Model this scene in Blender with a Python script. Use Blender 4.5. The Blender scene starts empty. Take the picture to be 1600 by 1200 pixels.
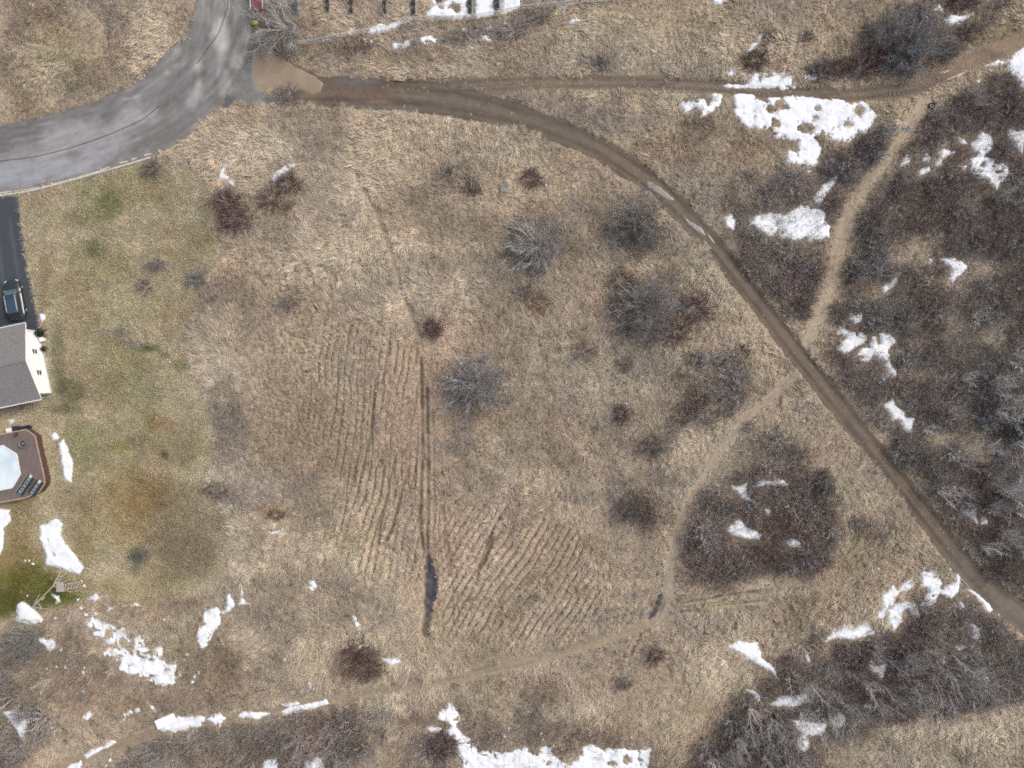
import bpy, math, random
import numpy as np

# ------------------------------------------------------------------ camera, sky, sun, exposure
scene = bpy.context.scene
COL = scene.collection
S = 1.0 / 13.0                      # metres per photograph pixel on the ground
ALT = 95.0
cam_d = bpy.data.cameras.new('camera')
cam_d.sensor_width = 36.0
cam_d.lens = 36.0 * ALT / (1600 * S)
cam_d.clip_start, cam_d.clip_end = 1.0, 5000.0
cam = bpy.data.objects.new('camera', cam_d)
cam.location = (0, 0, ALT)
COL.objects.link(cam)
scene.camera = cam

world = bpy.data.worlds.new('World')
scene.world = world
world.use_nodes = True
wt = world.node_tree
bg = wt.nodes['Background']
sky = wt.nodes.new('ShaderNodeTexSky')
sky.sky_type = 'NISHITA'
sky.sun_disc = False
SUN_EL, SUN_AZ = math.radians(46), math.radians(62)     # azimuth clockwise from +Y
sky.sun_elevation, sky.sun_rotation = SUN_EL, SUN_AZ
sky.air_density, sky.dust_density, sky.ozone_density = 1.0, 6.0, 1.0
bg.inputs['Strength'].default_value = 0.13
wt.links.new(sky.outputs[0], bg.inputs['Color'])

sun_d = bpy.data.lights.new('sun', 'SUN')
sun_d.energy = 1.35
sun_d.angle = math.radians(24)
sun_d.color = (1.0, 0.97, 0.93)
sun = bpy.data.objects.new('sun', sun_d)
sun.rotation_euler = (math.pi / 2 - SUN_EL, 0, -SUN_AZ + math.pi)
sun.location = (30, 40, 60)
COL.objects.link(sun)

vs = scene.view_settings
vs.view_transform, vs.look, vs.gamma, vs.use_curve_mapping = 'Standard', 'None', 1.0, False
vs.exposure = 0.25
scene.cycles.max_bounces = 5
scene.cycles.diffuse_bounces = 2
scene.cycles.glossy_bounces = 2
scene.cycles.use_denoising = False
try:
    scene.cycles.pixel_filter_type = 'BLACKMAN_HARRIS'
    scene.cycles.filter_width = 1.9
except Exception:
    pass

# ------------------------------------------------------------------ maths helpers
F = np.float32

def W(px, py):
    return ((px - 800.0) * S, (600.0 - py) * S)

def smooth(a, b, x):
    t = np.clip((x - a) / (b - a), 0, 1)
    return t * t * (3 - 2 * t)

def _hash(ix, iy, seed):
    h = (ix.astype(np.int64) * 374761393 + iy.astype(np.int64) * 668265263 + seed * 1442695041) & 0xFFFFFFFF
    h = ((h ^ (h >> 13)) * 1274126177) & 0xFFFFFFFF
    h = (h ^ (h >> 16)) & 0xFFFFFF
    return (h / float(0xFFFFFF)).astype(F)

def vnoise(x, y, seed=0):
    xi, yi = np.floor(x), np.floor(y)
    fx, fy = (x - xi).astype(F), (y - yi).astype(F)
    fx = fx * fx * (3 - 2 * fx)
    fy = fy * fy * (3 - 2 * fy)
    a = _hash(xi, yi, seed); b = _hash(xi + 1, yi, seed)
    c = _hash(xi, yi + 1, seed); d = _hash(xi + 1, yi + 1, seed)
    return (a + (b - a) * fx) * (1 - fy) + (c + (d - c) * fx) * fy      # 0..1

def fbm(x, y, scale, seed=0, octaves=3):
    """value noise in -1..1, scale in photograph pixels"""
    out = 0; amp = 1.0; tot = 0
    for o in range(octaves):
        s = scale / (2 ** o)
        out = out + amp * (vnoise(x / s + 17.3 * o, y / s - 9.1 * o, seed + o * 7) * 2 - 1)
        tot += amp; amp *= 0.55
    return out / tot

def seg_info(px, py, pts):
    """distance to a polyline, signed side, and arc length"""
    best = np.full(px.shape, 1e9, F); side = np.zeros(px.shape, F); arc = np.zeros(px.shape, F)
    acc = 0.0
    for (ax, ay), (bx, by) in zip(pts[:-1], pts[1:]):
        dx, dy = bx - ax, by - ay
        L = math.hypot(dx, dy)
        if L < 1e-6: continue
        t = np.clip(((px - ax) * dx + (py - ay) * dy) / (L * L), 0, 1)
        ex, ey = px - (ax + t * dx), py - (ay + t * dy)
        d = np.sqrt(ex * ex + ey * ey)
        m = d < best
        best = np.where(m, d, best)
        side = np.where(m, np.sign(dx * ey - dy * ex) * d, side)
        arc = np.where(m, acc + t * L, arc)
        acc += L
    return best, side, arc

def poly_sdf(px, py, poly):
    """signed distance in px, positive inside"""
    pts = list(poly) + [poly[0]]
    d, _, _ = seg_info(px, py, pts)
    ins = np.zeros(px.shape, bool)
    for (ax, ay), (bx, by) in zip(pts[:-1], pts[1:]):
        if ay == by: continue
        c = ((ay > py) != (by > py)) & (px < (bx - ax) * (py - ay) / (by - ay) + ax)
        ins ^= c
    return np.where(ins, d, -d)

def smooth_line(pts, n=4):
    """Catmull-Rom subdivision of a polyline"""
    p = [pts[0]] + list(pts) + [pts[-1]]
    out = []
    for i in range(1, len(p) - 2):
        for k in range(n):
            t = k / n
            q = []
            for c in range(len(pts[0])):
                a, b, cc, d = p[i - 1][c], p[i][c], p[i + 1][c], p[i + 2][c]
                q.append(0.5 * (2 * b + (cc - a) * t + (2 * a - 5 * b + 4 * cc - d) * t * t + (3 * b - a - 3 * cc + d) * t ** 3))
            out.append(tuple(q))
    out.append(tuple(pts[-1]))
    return out

# ------------------------------------------------------------------ the plan of the place, in photograph pixels
STEP = 2.0
GX = np.arange(-80, 1681, STEP, dtype=F)
GY = np.arange(-80, 1281, STEP, dtype=F)
PX, PY = np.meshgrid(GX, GY)

def bil(A, px, py):
    fx = np.clip((np.asarray(px, F) - GX[0]) / STEP, 0, len(GX) - 1.001)
    fy = np.clip((np.asarray(py, F) - GY[0]) / STEP, 0, len(GY) - 1.001)
    ix, iy = fx.astype(int), fy.astype(int)
    tx, ty = fx - ix, fy - iy
    if A.ndim == 3: tx, ty = tx[..., None], ty[..., None]
    return (A[iy, ix] * (1 - tx) + A[iy, ix + 1] * tx) * (1 - ty) + (A[iy + 1, ix] * (1 - tx) + A[iy + 1, ix + 1] * tx) * ty

ROAD_POLY = [(-80, 318), (0, 305), (60, 292), (120, 277), (180, 261), (236, 246), (270, 232), (300, 213), (330, 183), (350, 155),
             (365, 128), (385, 100), (395, 70), (394, 40), (392, 0), (392, -80), (318, -80), (308, 0), (298, 32), (285, 58), (268, 76),
             (250, 92), (220, 118), (185, 141), (150, 158), (100, 173), (50, 185), (0, 197), (-80, 214)]
ROAD_LINE = smooth_line([(355, -80), (352, 0), (342, 60), (308, 115), (255, 165), (180, 205), (90, 237), (0, 256), (-80, 272)])
DRIVE_POLY = [(-80, 330), (0, 307), (28, 307), (36, 360), (45, 420), (56, 480), (66, 522), (60, 545), (-80, 580)]
APRON_POLY = [(344, 166), (362, 130), (384, 100), (393, 78), (399, 84), (394, 110), (397, 136), (420, 150), (455, 156), (430, 164), (400, 163), (372, 160), (352, 172)]
POND_POLY = [(396, 73), (408, 69), (424, 73), (436, 84), (452, 97), (470, 108), (490, 118), (503, 130), (500, 142), (488, 146),
             (472, 138), (458, 140), (440, 136), (420, 143), (406, 146), (396, 135), (391, 112)]
# x, y, half width
MAIN = smooth_line([(470, 150, 14), (510, 143, 24), (560, 145, 25), (640, 150, 25), (720, 160, 24), (800, 181, 21), (860, 199, 19), (920, 224, 18),
                    (980, 259, 18), (1030, 297, 18), (1080, 346, 17), (1130, 402, 16), (1180, 466, 16), (1220, 518, 16), (1260, 570, 16),
                    (1310, 632, 17), (1350, 684, 17), (1400, 747, 17), (1450, 810, 18), (1500, 874, 19), (1540, 920, 21), (1600, 966, 25), (1690, 1030, 28)])
UPPER = smooth_line([(640, 140, 15), (720, 136, 15), (800, 132, 13), (900, 129, 12), (1000, 130, 12), (1100, 134, 12), (1180, 141, 12), (1260, 147, 13),
                     (1340, 147, 13), (1420, 137, 14), (1480, 115, 14), (1540, 87, 14), (1600, 62, 14), (1690, 20, 15)])
PATH = smooth_line([(1448, 160, 12), (1425, 190, 11), (1400, 230, 10), (1360, 280, 10), (1330, 325, 11), (1312, 375, 11), (1302, 425, 10), (1287, 480, 10), (1264, 530, 10), (1255, 548, 8)])
FOOT = smooth_line([(1250, 587, 7), (1205, 619, 8), (1165, 655, 7), (1130, 695, 7), (1100, 740, 7), (1078, 785, 6), (1060, 840, 6), (1048, 895, 7), (1040, 940, 8), (1028, 968, 7)])
LOWER = smooth_line([(1046, 962, 7), (1030, 968, 8), (960, 991, 9), (880, 1016, 10), (800, 1036, 10), (720, 1056, 9), (640, 1071, 8), (560, 1083, 9), (480, 1097, 9),
                     (400, 1112, 8), (300, 1130, 8), (240, 1145, 9), (180, 1165, 9), (100, 1194, 9), (20, 1230, 9)])

def lane(spec):
    pts = [(a, b) for a, b, c in spec]
    d, s, arc = seg_info(PX, PY, pts)
    cum = [0.0]
    for p, q in zip(pts[:-1], pts[1:]): cum.append(cum[-1] + math.hypot(q[0] - p[0], q[1] - p[1]))
    hw = np.interp(arc, cum, [c for _, _, c in spec]).astype(F)
    return hw - d, s / hw, arc

N5 = fbm(PX, PY, 10, 3, 3); N20 = fbm(PX, PY, 40, 11, 3); N60 = fbm(PX, PY, 110, 23, 3); N200 = fbm(PX, PY, 300, 31, 2)
N3 = fbm(PX, PY, 5, 91, 2)

road = poly_sdf(PX, PY, ROAD_POLY)
_, road_u, road_arc = seg_info(PX, PY, ROAD_LINE); road_u = road_u / 52.0
drive = poly_sdf(PX, PY, DRIVE_POLY)
apron = poly_sdf(PX, PY, APRON_POLY) + 4 * N5 + 5 * N20
pond = poly_sdf(PX, PY, POND_POLY) + 1.5 * N5
main, main_u, main_arc = lane(MAIN); main = main + 3.2 * N5 + 3.0 * N20 + 1.5 * N3
upper, upper_u, upper_arc = lane(UPPER); upper = upper + 3.0 * N5 + 3 * N20
path, path_u, path_arc = lane(PATH); path = path + 3.5 * N5 + 3 * N20 + 1.5 * N3
foot, foot_u, foot_arc = lane(FOOT); foot = foot + 3 * N5 + 2.5 * N20 + 1.5 * N3
lower, lower_u, lower_arc = lane(LOWER); lower = lower + 3 * N5 + 3 * N20 + 1.5 * N3
WET_A = poly_sdf(PX, PY, [(666, 872), (672, 870), (677, 885), (682, 905), (682, 930), (676, 955), (668, 962), (664, 945), (664, 915), (663, 890)]) + 3 * N5 + 1.5 * N3
WET_B = poly_sdf(PX, PY, [(1030, 925), (1040, 932), (1036, 952), (1022, 966), (1012, 970), (1012, 958), (1022, 944)]) + 2 * N5

LAWN_POLY = [(-80, 330), (0, 305), (60, 292), (120, 277), (236, 248), (262, 250), (318, 265), (330, 300), (345, 390), (318, 440), (300, 490), (285, 545), (312, 605),
             (328, 650), (335, 700), (320, 745), (350, 800), (366, 860), (350, 903), (280, 928), (220, 945), (150, 930), (110, 948), (60, 968), (-80, 985)]
lawn = poly_sdf(PX, PY, LAWN_POLY) + 5 * N20
LAWN = smooth(-8, 10, lawn + 6 * N5)

# brush thickets: polygon, strength, (r, g, b) litter tint
THICKETS = [
    ('east', [(1436, 176), (1500, 140), (1560, 110), (1680, 60), (1680, 1020), (1600, 935), (1535, 885), (1480, 815), (1420, 740), (1360, 662), (1300, 585), (1282, 545), (1305, 500), (1322, 420), (1335, 370), (1350, 330), (1390, 270), (1425, 222)], 1.0),
    ('wedge', [(1130, 300), (1170, 270), (1215, 262), (1262, 268), (1300, 235), (1370, 195), (1405, 205), (1378, 250), (1340, 295), (1310, 345), (1292, 410), (1285, 450), (1262, 505), (1240, 505), (1205, 455), (1165, 405), (1135, 360)], 0.9),
    ('island', [(1112, 762), (1150, 735), (1220, 722), (1285, 742), (1305, 790), (1303, 870), (1260, 900), (1180, 915), (1072, 920), (1062, 870), (1076, 815)], 1.0),
    ('corner', [(1272, 1000), (1330, 1000), (1390, 985), (1440, 915), (1500, 905), (1540, 965), (1600, 1000), (1680, 1060), (1680, 1090), (1560, 1085), (1480, 1112), (1400, 1122), (1330, 1150), (1285, 1182), (1250, 1280), (1040, 1280), (1085, 1170), (1140, 1110), (1190, 1060), (1225, 1020)], 1.0),
    ('south', [(150, 1280), (205, 1165), (260, 1146), (380, 1122), (470, 1105), (560, 1104), (600, 1120), (575, 1160), (545, 1215), (530, 1280)], 0.9),
    ('southwest', [(-80, 1035), (20, 1055), (62, 1090), (80, 1130), (60, 1170), (30, 1215), (-80, 1280)], 0.9),
    ('bottom', [(640, 1140), (700, 1110), (780, 1120), (900, 1140), (1040, 1165), (1060, 1280), (620, 1280)], 0.55),
    ('clump', [(1030, 612), (1055, 568), (1100, 550), (1150, 552), (1175, 590), (1150, 640), (1110, 680), (1060, 672), (1035, 645)], 0.7),
    ('clump2', [(950, 785), (975, 772), (1000, 778), (1040, 800), (1045, 822), (1000, 830), (955, 818)], 0.55),
    ('pale', [(1150, 690), (1190, 668), (1240, 670), (1270, 700), (1262, 728), (1200, 722), (1160, 725)], 0.6),
    ('fence', [(505, 78), (560, 64), (640, 48), (690, 42), (760, 36), (820, 24), (860, 18), (845, 38), (790, 58), (700, 76), (600, 84), (540, 90)], 0.9),
    ('topright', [(1265, 118), (1310, 95), (1350, 60), (1380, 20), (1440, -10), (1560, -60), (1600, -40), (1560, 30), (1500, 75), (1440, 112), (1380, 122), (1300, 126)], 0.7),
    ('trees', [(945, 475), (975, 425), (1060, 430), (1110, 460), (1110, 505), (1060, 525), (1000, 540), (955, 515)], 0.6),
    ('swale', [(-80, 975), (60, 972), (110, 960), (140, 985), (175, 1030), (150, 1090), (80, 1095), (-80, 1030)], 0.45),
    ('midnorth', [(1165, 75), (1195, 50), (1205, 75), (1190, 105), (1165, 100)], 0.5),
]
BR = np.zeros(PX.shape, F)
for name, poly, st in THICKETS:
    f = poly_sdf(PX, PY, poly) + 20 * N20 + 8 * N5 + 8 * N60
    BR = np.maximum(BR, st * smooth(-13, 14, f))
# grassy clearings inside the thickets
for cx, cy, rx, ry in [(1412, 392, 40, 26), (1540, 425, 42, 34), (1490, 500, 22, 34), (1548, 520, 36, 26), (1368, 458, 24, 20), (1440, 580, 40, 20), (1470, 375, 30, 18),
                       (1530, 700, 40, 25), (1465, 690, 25, 20), (1160, 300, 20, 22), (1290, 1020, 20, 16), (1600, 1130, 60, 30)]:
    g = np.exp(-(((PX - cx) / rx) ** 2 + ((PY - cy) / ry) ** 2))
    BR = BR * (1 - 0.8 * smooth(0.15, 0.9, g + 0.45 * N20 * np.sqrt(g) + .2 * N5 * np.sqrt(g)))
# twiggy ground under the meadow's trees and bushes, with painted crown shade
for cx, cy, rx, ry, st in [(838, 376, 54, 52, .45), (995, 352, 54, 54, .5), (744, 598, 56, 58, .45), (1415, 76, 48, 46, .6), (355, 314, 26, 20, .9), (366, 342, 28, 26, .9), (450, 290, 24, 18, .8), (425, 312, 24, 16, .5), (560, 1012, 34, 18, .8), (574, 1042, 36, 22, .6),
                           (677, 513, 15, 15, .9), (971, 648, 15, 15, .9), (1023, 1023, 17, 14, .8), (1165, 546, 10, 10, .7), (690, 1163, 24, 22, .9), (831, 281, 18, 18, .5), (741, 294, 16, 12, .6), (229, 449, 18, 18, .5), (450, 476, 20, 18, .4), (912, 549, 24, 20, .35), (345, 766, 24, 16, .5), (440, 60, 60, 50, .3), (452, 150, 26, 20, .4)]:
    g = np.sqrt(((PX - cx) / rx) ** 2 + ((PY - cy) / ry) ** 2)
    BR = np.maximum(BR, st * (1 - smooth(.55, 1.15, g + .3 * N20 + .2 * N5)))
ISL = smooth(90, 60, np.abs(PX - 1185)) * 0 + smooth(140, 120, np.sqrt((PX - 1185) ** 2 + (PY - 820) ** 2))
BR = BR * (1 - .38 * (1 - ISL) * smooth(.08, .55, fbm(PX, PY, 75, 191, 3))) * (1 - .35 * (1 - ISL) * smooth(.1, .6, fbm(PX, PY, 22, 193, 2)))
for lanefield in (main, upper, path, foot, lower):
    BR = BR * (1 - smooth(-4, 3, lanefield))
BR = BR * (1 - smooth(-6, 0, road)) * (1 - smooth(-6, 0, pond)) * (1 - LAWN)

# ------------------------------------------------------------------ snow: every patch an outline in pixels
SNOW = []
def snow(label, poly, holes=(), rough=1.0, thick=0.13, group=None):
    SNOW.append(dict(label=label, poly=poly, holes=holes, rough=rough, thick=thick, group=group))
snow('hook shaped snow patch above the larger dark red bush', [(343, 254), (350, 254), (357, 257), (361, 263), (354, 265), (351, 269), (355, 273), (361, 276), (371, 283), (371, 291), (363, 292), (350, 281), (342, 277), (345, 268), (346, 260)], rough=.5)
snow('narrow snow strip on the shoulder of the smaller dark red bush', [(466, 256), (457, 256), (448, 258), (441, 261), (432, 269), (424, 279), (424, 287), (429, 289), (438, 281), (447, 275), (453, 264), (465, 259)], rough=.4)
snow('long drift of snow lying along the wire fence at the top', [(570, 55), (578, 45), (586, 42), (595, 38), (602, 39), (603, 43), (611, 38), (625, 34), (635, 30), (640, 33), (630, 41), (617, 46), (600, 50), (585, 53), (572, 56)], rough=.5)
snow('small triangle of snow at the left part of the wire fence', [(548, 42), (551, 44), (552, 55), (541, 58), (544, 50)], rough=.4)
snow('broad snow sheet with a grassy hole among the stone slabs', [(672, -30), (674, 12), (665, 20), (664, 28), (690, 29), (735, 27), (733, 22), (729, 12), (729, -30)], holes=[(709, 12, 9), (690, 2, 7), (691, 13, 4)], rough=.5)
snow('square snow sheet in the middle gap between stone slabs', [(741, -30), (742, 20), (743, 27), (770, 24), (772, 18), (769, -30)], rough=.35)
snow('snow sheet right of the last stone slab by the fence', [(785, -30), (784, 22), (795, 19), (812, 10), (812, -30)], rough=.35)
snow('thin upright strip of snow beside a stone slab', [(593, -30), (596, -30), (598, 20), (599, 31), (596, 26), (594, 10)], rough=.15)
snow('thin snow trickle ending in a blob at the fence', [(636, -30), (640, -30), (640, 22), (646, 33), (637, 35), (635, 30), (638, 20)], rough=.2)
snow('curved snow patch in the brown weeds below the fence', [(614, 70), (624, 69), (632, 69), (634, 65), (639, 64), (640, 73), (633, 79), (622, 81), (614, 79)], rough=.5)
snow('speckled snow patch in the brown weeds below the fence', [(658, 60), (664, 54), (672, 56), (681, 62), (682, 68), (674, 70), (668, 76), (662, 68)], rough=1.5)
snow('small ragged snow patch in the weeds beside tan grass', [(752, 56), (760, 57), (768, 60), (771, 65), (762, 66), (754, 62)], rough=.8)
snow('snow patch against the right end of the wire fence', [(873, 13), (880, 6), (890, 6), (900, 10), (888, 13)], rough=.5)
snow('frayed snow blot in the grass below the fence end', [(887, 37), (893, 28), (899, 29), (904, 33), (897, 36), (892, 39)], rough=1.0)
snow('snow patch cut by the top edge above the tan meadow', [(1112, -30), (1138, -30), (1136, 2), (1120, 6), (1114, 3)], rough=.4)
snow('pitted snow patch on the verge of the upper track', [(1128, 117), (1140, 106), (1155, 107), (1168, 116), (1180, 113), (1219, 112), (1242, 118), (1233, 128), (1241, 138), (1206, 138), (1150, 138), (1126, 134), (1145, 132), (1168, 130), (1160, 123), (1133, 122)], holes=[(1190, 120, 4), (1203, 118, 3)], rough=1.0)
snow('thin snow tongue on the upper track verge near red weeds', [(1247, 119), (1262, 116), (1279, 120), (1277, 125), (1256, 126)], rough=.5)
snow('biggest snow field with brown holes below the upper track', [(1147, 149), (1175, 147), (1187, 160), (1199, 160), (1200, 151), (1227, 149), (1311, 154), (1327, 163), (1348, 159), (1370, 181), (1353, 208), (1340, 207), (1327, 221), (1295, 219), (1280, 211), (1267, 207), (1282, 231), (1280, 248), (1264, 269), (1251, 261), (1225, 253), (1232, 236), (1246, 241), (1248, 223), (1232, 219), (1204, 211), (1206, 199), (1190, 200), (1167, 201), (1145, 176)],
     holes=[(1203, 170, 8), (1222, 164, 7), (1341, 173, 8), (1257, 199, 11), (1211, 193, 5), (1278, 170, 4), (1327, 192, 5), (1285, 214, 8), (1275, 186, 3), (1310, 197, 3)], rough=.9)
snow('forked snow patch left of the biggest snow field', [(1057, 160), (1075, 155), (1102, 151), (1105, 163), (1115, 147), (1129, 148), (1127, 160), (1112, 175), (1095, 182), (1097, 170), (1087, 168), (1070, 174)], rough=.9)
snow('wide snow patch with fringed lower edge beside the grass path', [(1170, 351), (1182, 335), (1200, 334), (1225, 335), (1250, 322), (1262, 320), (1267, 327), (1290, 329), (1289, 345), (1297, 355), (1295, 370), (1272, 375), (1267, 381), (1260, 372), (1237, 377), (1227, 372), (1220, 376), (1217, 357), (1207, 367), (1200, 370), (1185, 358)], holes=[(1223, 365, 4), (1218, 351, 3)], rough=.8)
snow('slanted snow sliver in the brush left of the grass path', [(1309, 275), (1300, 279), (1285, 291), (1272, 308), (1275, 316), (1284, 315), (1291, 300), (1304, 288)], rough=.4)
snow('snow blot between the dirt road and the fringed snow patch', [(1133, 337), (1142, 333), (1148, 345), (1145, 360), (1138, 358), (1130, 347)], rough=.5)
snow('slanted snow sliver in the clearing right of the path', [(1379, 450), (1390, 440), (1400, 431), (1405, 439), (1391, 450), (1381, 457)], rough=.5)
snow('hatchet shaped snow patch in the eastern brush', [(1469, 404), (1490, 404), (1511, 416), (1505, 426), (1495, 432), (1487, 442), (1484, 432), (1487, 422), (1479, 412)], rough=.5)
snow('little snow dash left of the hatchet shaped snow patch', [(1440, 412), (1448, 406), (1456, 404), (1456, 409), (1446, 412)], rough=.4)
snow('small blocky snow patch just above a pair of ragged ones', [(1323, 498), (1330, 490), (1335, 495), (1346, 491), (1346, 502), (1337, 505)], rough=.5)
snow('ragged snow patch nearest the junction of path and dirt road', [(1306, 521), (1311, 508), (1325, 519), (1337, 519), (1337, 528), (1345, 519), (1353, 527), (1350, 537), (1335, 543), (1320, 553), (1310, 548), (1315, 535), (1327, 531), (1321, 523)], rough=.6)
snow('ragged snow patch with a hole and a trailing tail', [(1340, 553), (1347, 545), (1360, 544), (1362, 526), (1368, 528), (1370, 541), (1377, 537), (1375, 521), (1388, 521), (1398, 535), (1387, 546), (1387, 560), (1393, 575), (1401, 580), (1398, 588), (1390, 582), (1384, 566), (1377, 558), (1365, 553), (1355, 565), (1343, 563)], holes=[(1350, 556, 4)], rough=.5)
snow('knobbly diagonal snow patch alone in the eastern brush', [(1381, 636), (1394, 623), (1401, 636), (1412, 644), (1413, 653), (1428, 654), (1423, 677), (1410, 668), (1405, 656), (1395, 656), (1391, 645)], rough=.5)
snow('Y shaped snow patch at the top of the dark thicket island', [(1143, 760), (1155, 761), (1166, 755), (1165, 772), (1183, 788), (1160, 778), (1152, 770)], rough=.4)
snow('flat snow streak at the top of the dark thicket island', [(1180, 760), (1190, 750), (1205, 752), (1217, 748), (1232, 757), (1210, 760), (1195, 757)], rough=.5)
snow('fish shaped snow patch in the middle of the dark thicket island', [(1133, 827), (1155, 811), (1162, 821), (1175, 829), (1191, 834), (1186, 842), (1170, 841), (1150, 836), (1140, 835)], rough=.4)
snow('small snow lump at the right in the dark thicket island', [(1230, 848), (1237, 842), (1251, 848), (1250, 854), (1236, 853)], rough=.4)
snow('snow chip between the fish shaped patch and the streak', [(1195, 796), (1203, 799), (1201, 806), (1196, 803)], rough=.3)
snow('bent snow patch in the brush near the right edge trees', [(1503, 801), (1512, 797), (1521, 796), (1525, 807), (1527, 820), (1518, 813), (1510, 806)], rough=.5)
snow('teardrop snow patch beside the bent snow patch', [(1537, 805), (1543, 819), (1532, 818)], rough=.3)
snow('low end of the snow drift chain beside the lower field', [(1289, 1003), (1300, 982), (1320, 971), (1332, 975), (1345, 964), (1357, 972), (1371, 992), (1347, 995), (1330, 1001), (1312, 997)], rough=.7)
snow('middle of the snow drift chain with a bite in it', [(1358, 966), (1375, 952), (1382, 950), (1375, 932), (1395, 911), (1402, 922), (1415, 904), (1429, 898), (1428, 918), (1415, 925), (1405, 925), (1396, 942), (1412, 938), (1428, 940), (1436, 963), (1422, 957), (1417, 950), (1408, 956), (1411, 970), (1395, 984), (1387, 973), (1384, 957), (1380, 966)], holes=[(1393, 949, 4)], rough=.6)
snow('upper end of the snow drift chain by the dirt road', [(1436, 893), (1462, 890), (1470, 909), (1468, 920), (1490, 909), (1497, 896), (1500, 902), (1496, 926), (1485, 933), (1466, 925), (1462, 938), (1450, 948), (1437, 946), (1449, 930), (1450, 917), (1439, 915)], holes=[(1461, 928, 3)], rough=.6)
snow('snow strip on the lower left verge of the dirt road', [(1510, 920), (1520, 922), (1532, 932), (1546, 943), (1553, 953), (1543, 960), (1536, 947), (1526, 932)], rough=.4)
snow('small snow crescent below the upper end of the drift chain', [(1496, 940), (1501, 941), (1508, 947), (1501, 953)], rough=.4)
snow('boot shaped snow patch in the brush below the road verge', [(1508, 973), (1518, 971), (1531, 982), (1528, 1001), (1520, 996), (1521, 983)], rough=.5)
snow('three armed snow patch in the lower right brush', [(1359, 1028), (1365, 1042), (1384, 1036), (1377, 1061), (1368, 1053), (1356, 1048)], rough=.7)
snow('flat snow patch under the lower right trees', [(1204, 1100), (1220, 1087), (1237, 1089), (1260, 1084), (1271, 1099), (1230, 1103)], rough=.6)
snow('large slanted snow patch at the edge of the pale long grass', [(1136, 1010), (1157, 998), (1185, 1006), (1190, 1027), (1207, 1040), (1216, 1061), (1198, 1046), (1180, 1038), (1160, 1022)], rough=.5)
snow('small snow patch between pale long grass and lower trees', [(1166, 1077), (1176, 1079), (1188, 1087), (1186, 1097), (1175, 1086)], rough=.5)
snow('twig covered snow patch under the lowest trees', [(1236, 1125), (1262, 1126), (1291, 1130), (1283, 1150), (1262, 1148), (1264, 1162), (1258, 1176), (1239, 1163), (1255, 1146)], rough=1.0)
snow('round snow patch right of the twig covered one', [(1297, 1128), (1312, 1114), (1325, 1120), (1313, 1136)], rough=.7)
snow('tiny snow wedge between the lower right trees', [(1347, 1103), (1363, 1096), (1360, 1108)], rough=.5)
snow('long snow bank with diagonal arm on the bottom edge', [(680, 1107), (690, 1104), (700, 1091), (706, 1100), (717, 1112), (717, 1124), (709, 1132), (718, 1142), (732, 1155), (747, 1176), (762, 1177), (785, 1178), (800, 1174), (825, 1166), (832, 1178), (850, 1167), (868, 1164), (862, 1173), (872, 1187), (885, 1193), (900, 1187), (907, 1172), (925, 1164), (945, 1170), (975, 1170), (1016, 1171), (1010, 1240), (725, 1240), (722, 1190), (710, 1152), (697, 1142), (704, 1134), (682, 1120)], holes=[(955, 1192, 5), (978, 1186, 7), (1000, 1190, 4), (858, 1192, 3)], rough=1.15)
snow('short snow hump beside the diagonal arm of the snow bank', [(665, 1136), (675, 1129), (691, 1140), (672, 1146)], rough=.6)
snow('snow streak on the lower track between two longer streaks', [(369, 1121), (380, 1111), (400, 1113), (422, 1115), (400, 1122)], rough=.5)
snow('long snow streak in the wheel rut of the lower track', [(440, 1112), (450, 1107), (495, 1097), (510, 1091), (512, 1100), (485, 1108), (444, 1116)], rough=.5)
snow('short snow streak above the long rut streak', [(440, 1101), (452, 1093), (467, 1099), (452, 1103)], rough=.4)
snow('feathered snow drift reaching right from the white board', [(272, 1124), (300, 1113), (321, 1120), (313, 1133), (275, 1143), (248, 1139)], rough=.7)
snow('speckled snow clump at the right tip of the feathered drift', [(325, 1124), (340, 1113), (351, 1122), (343, 1136)], rough=1.0)
snow('largest speckled snow field beyond the lawn edge', [(133, 976), (145, 966), (170, 972), (190, 982), (232, 986), (225, 996), (226, 1010), (253, 1006), (256, 1020), (250, 1030), (276, 1031), (285, 1047), (270, 1071), (257, 1073), (225, 1063), (185, 1048), (180, 1025), (162, 1022), (172, 1008), (142, 990)],
     holes=[(172, 990, 4), (190, 1002, 4), (205, 993, 4), (200, 1012, 5), (183, 1012, 3), (220, 1022, 4), (237, 1024, 4)], rough=1.6)
snow('slanted snow patch with crumbly edge in the tan grass', [(321, 952), (340, 950), (343, 975), (328, 998), (320, 1016), (309, 1018), (306, 992), (317, 970)], rough=.9)
snow('spiky snow patch above the crumbly slanted one', [(357, 926), (363, 938), (368, 950), (358, 957), (345, 960), (352, 950)], rough=.8)
snow('fraying snow patch right of the spiky one', [(374, 914), (383, 920), (381, 934), (391, 944), (372, 946), (375, 932)], rough=.8)
snow('large snow patch on the lawn above the play frame', [(87, 810), (98, 817), (95, 837), (108, 857), (120, 872), (132, 886), (124, 898), (112, 893), (98, 889), (72, 882), (70, 862), (62, 842), (62, 822), (77, 817)], holes=[(72, 847, 2), (85, 867, 2)], rough=.5, thick=.16)
snow('round snow lump at the head of the strip beside the deck', [(79, 681), (86, 675), (94, 682), (90, 689), (82, 688)], rough=.3)
snow('long snow strip on the lawn beside the deck', [(90, 692), (100, 687), (106, 697), (110, 712), (115, 724), (112, 753), (102, 752), (96, 717)], rough=.4)
snow('snow patch cut by the left edge below the deck', [(-40, 790), (0, 795), (15, 797), (17, 812), (4, 825), (5, 850), (0, 866), (-40, 880)], rough=.5)
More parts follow.
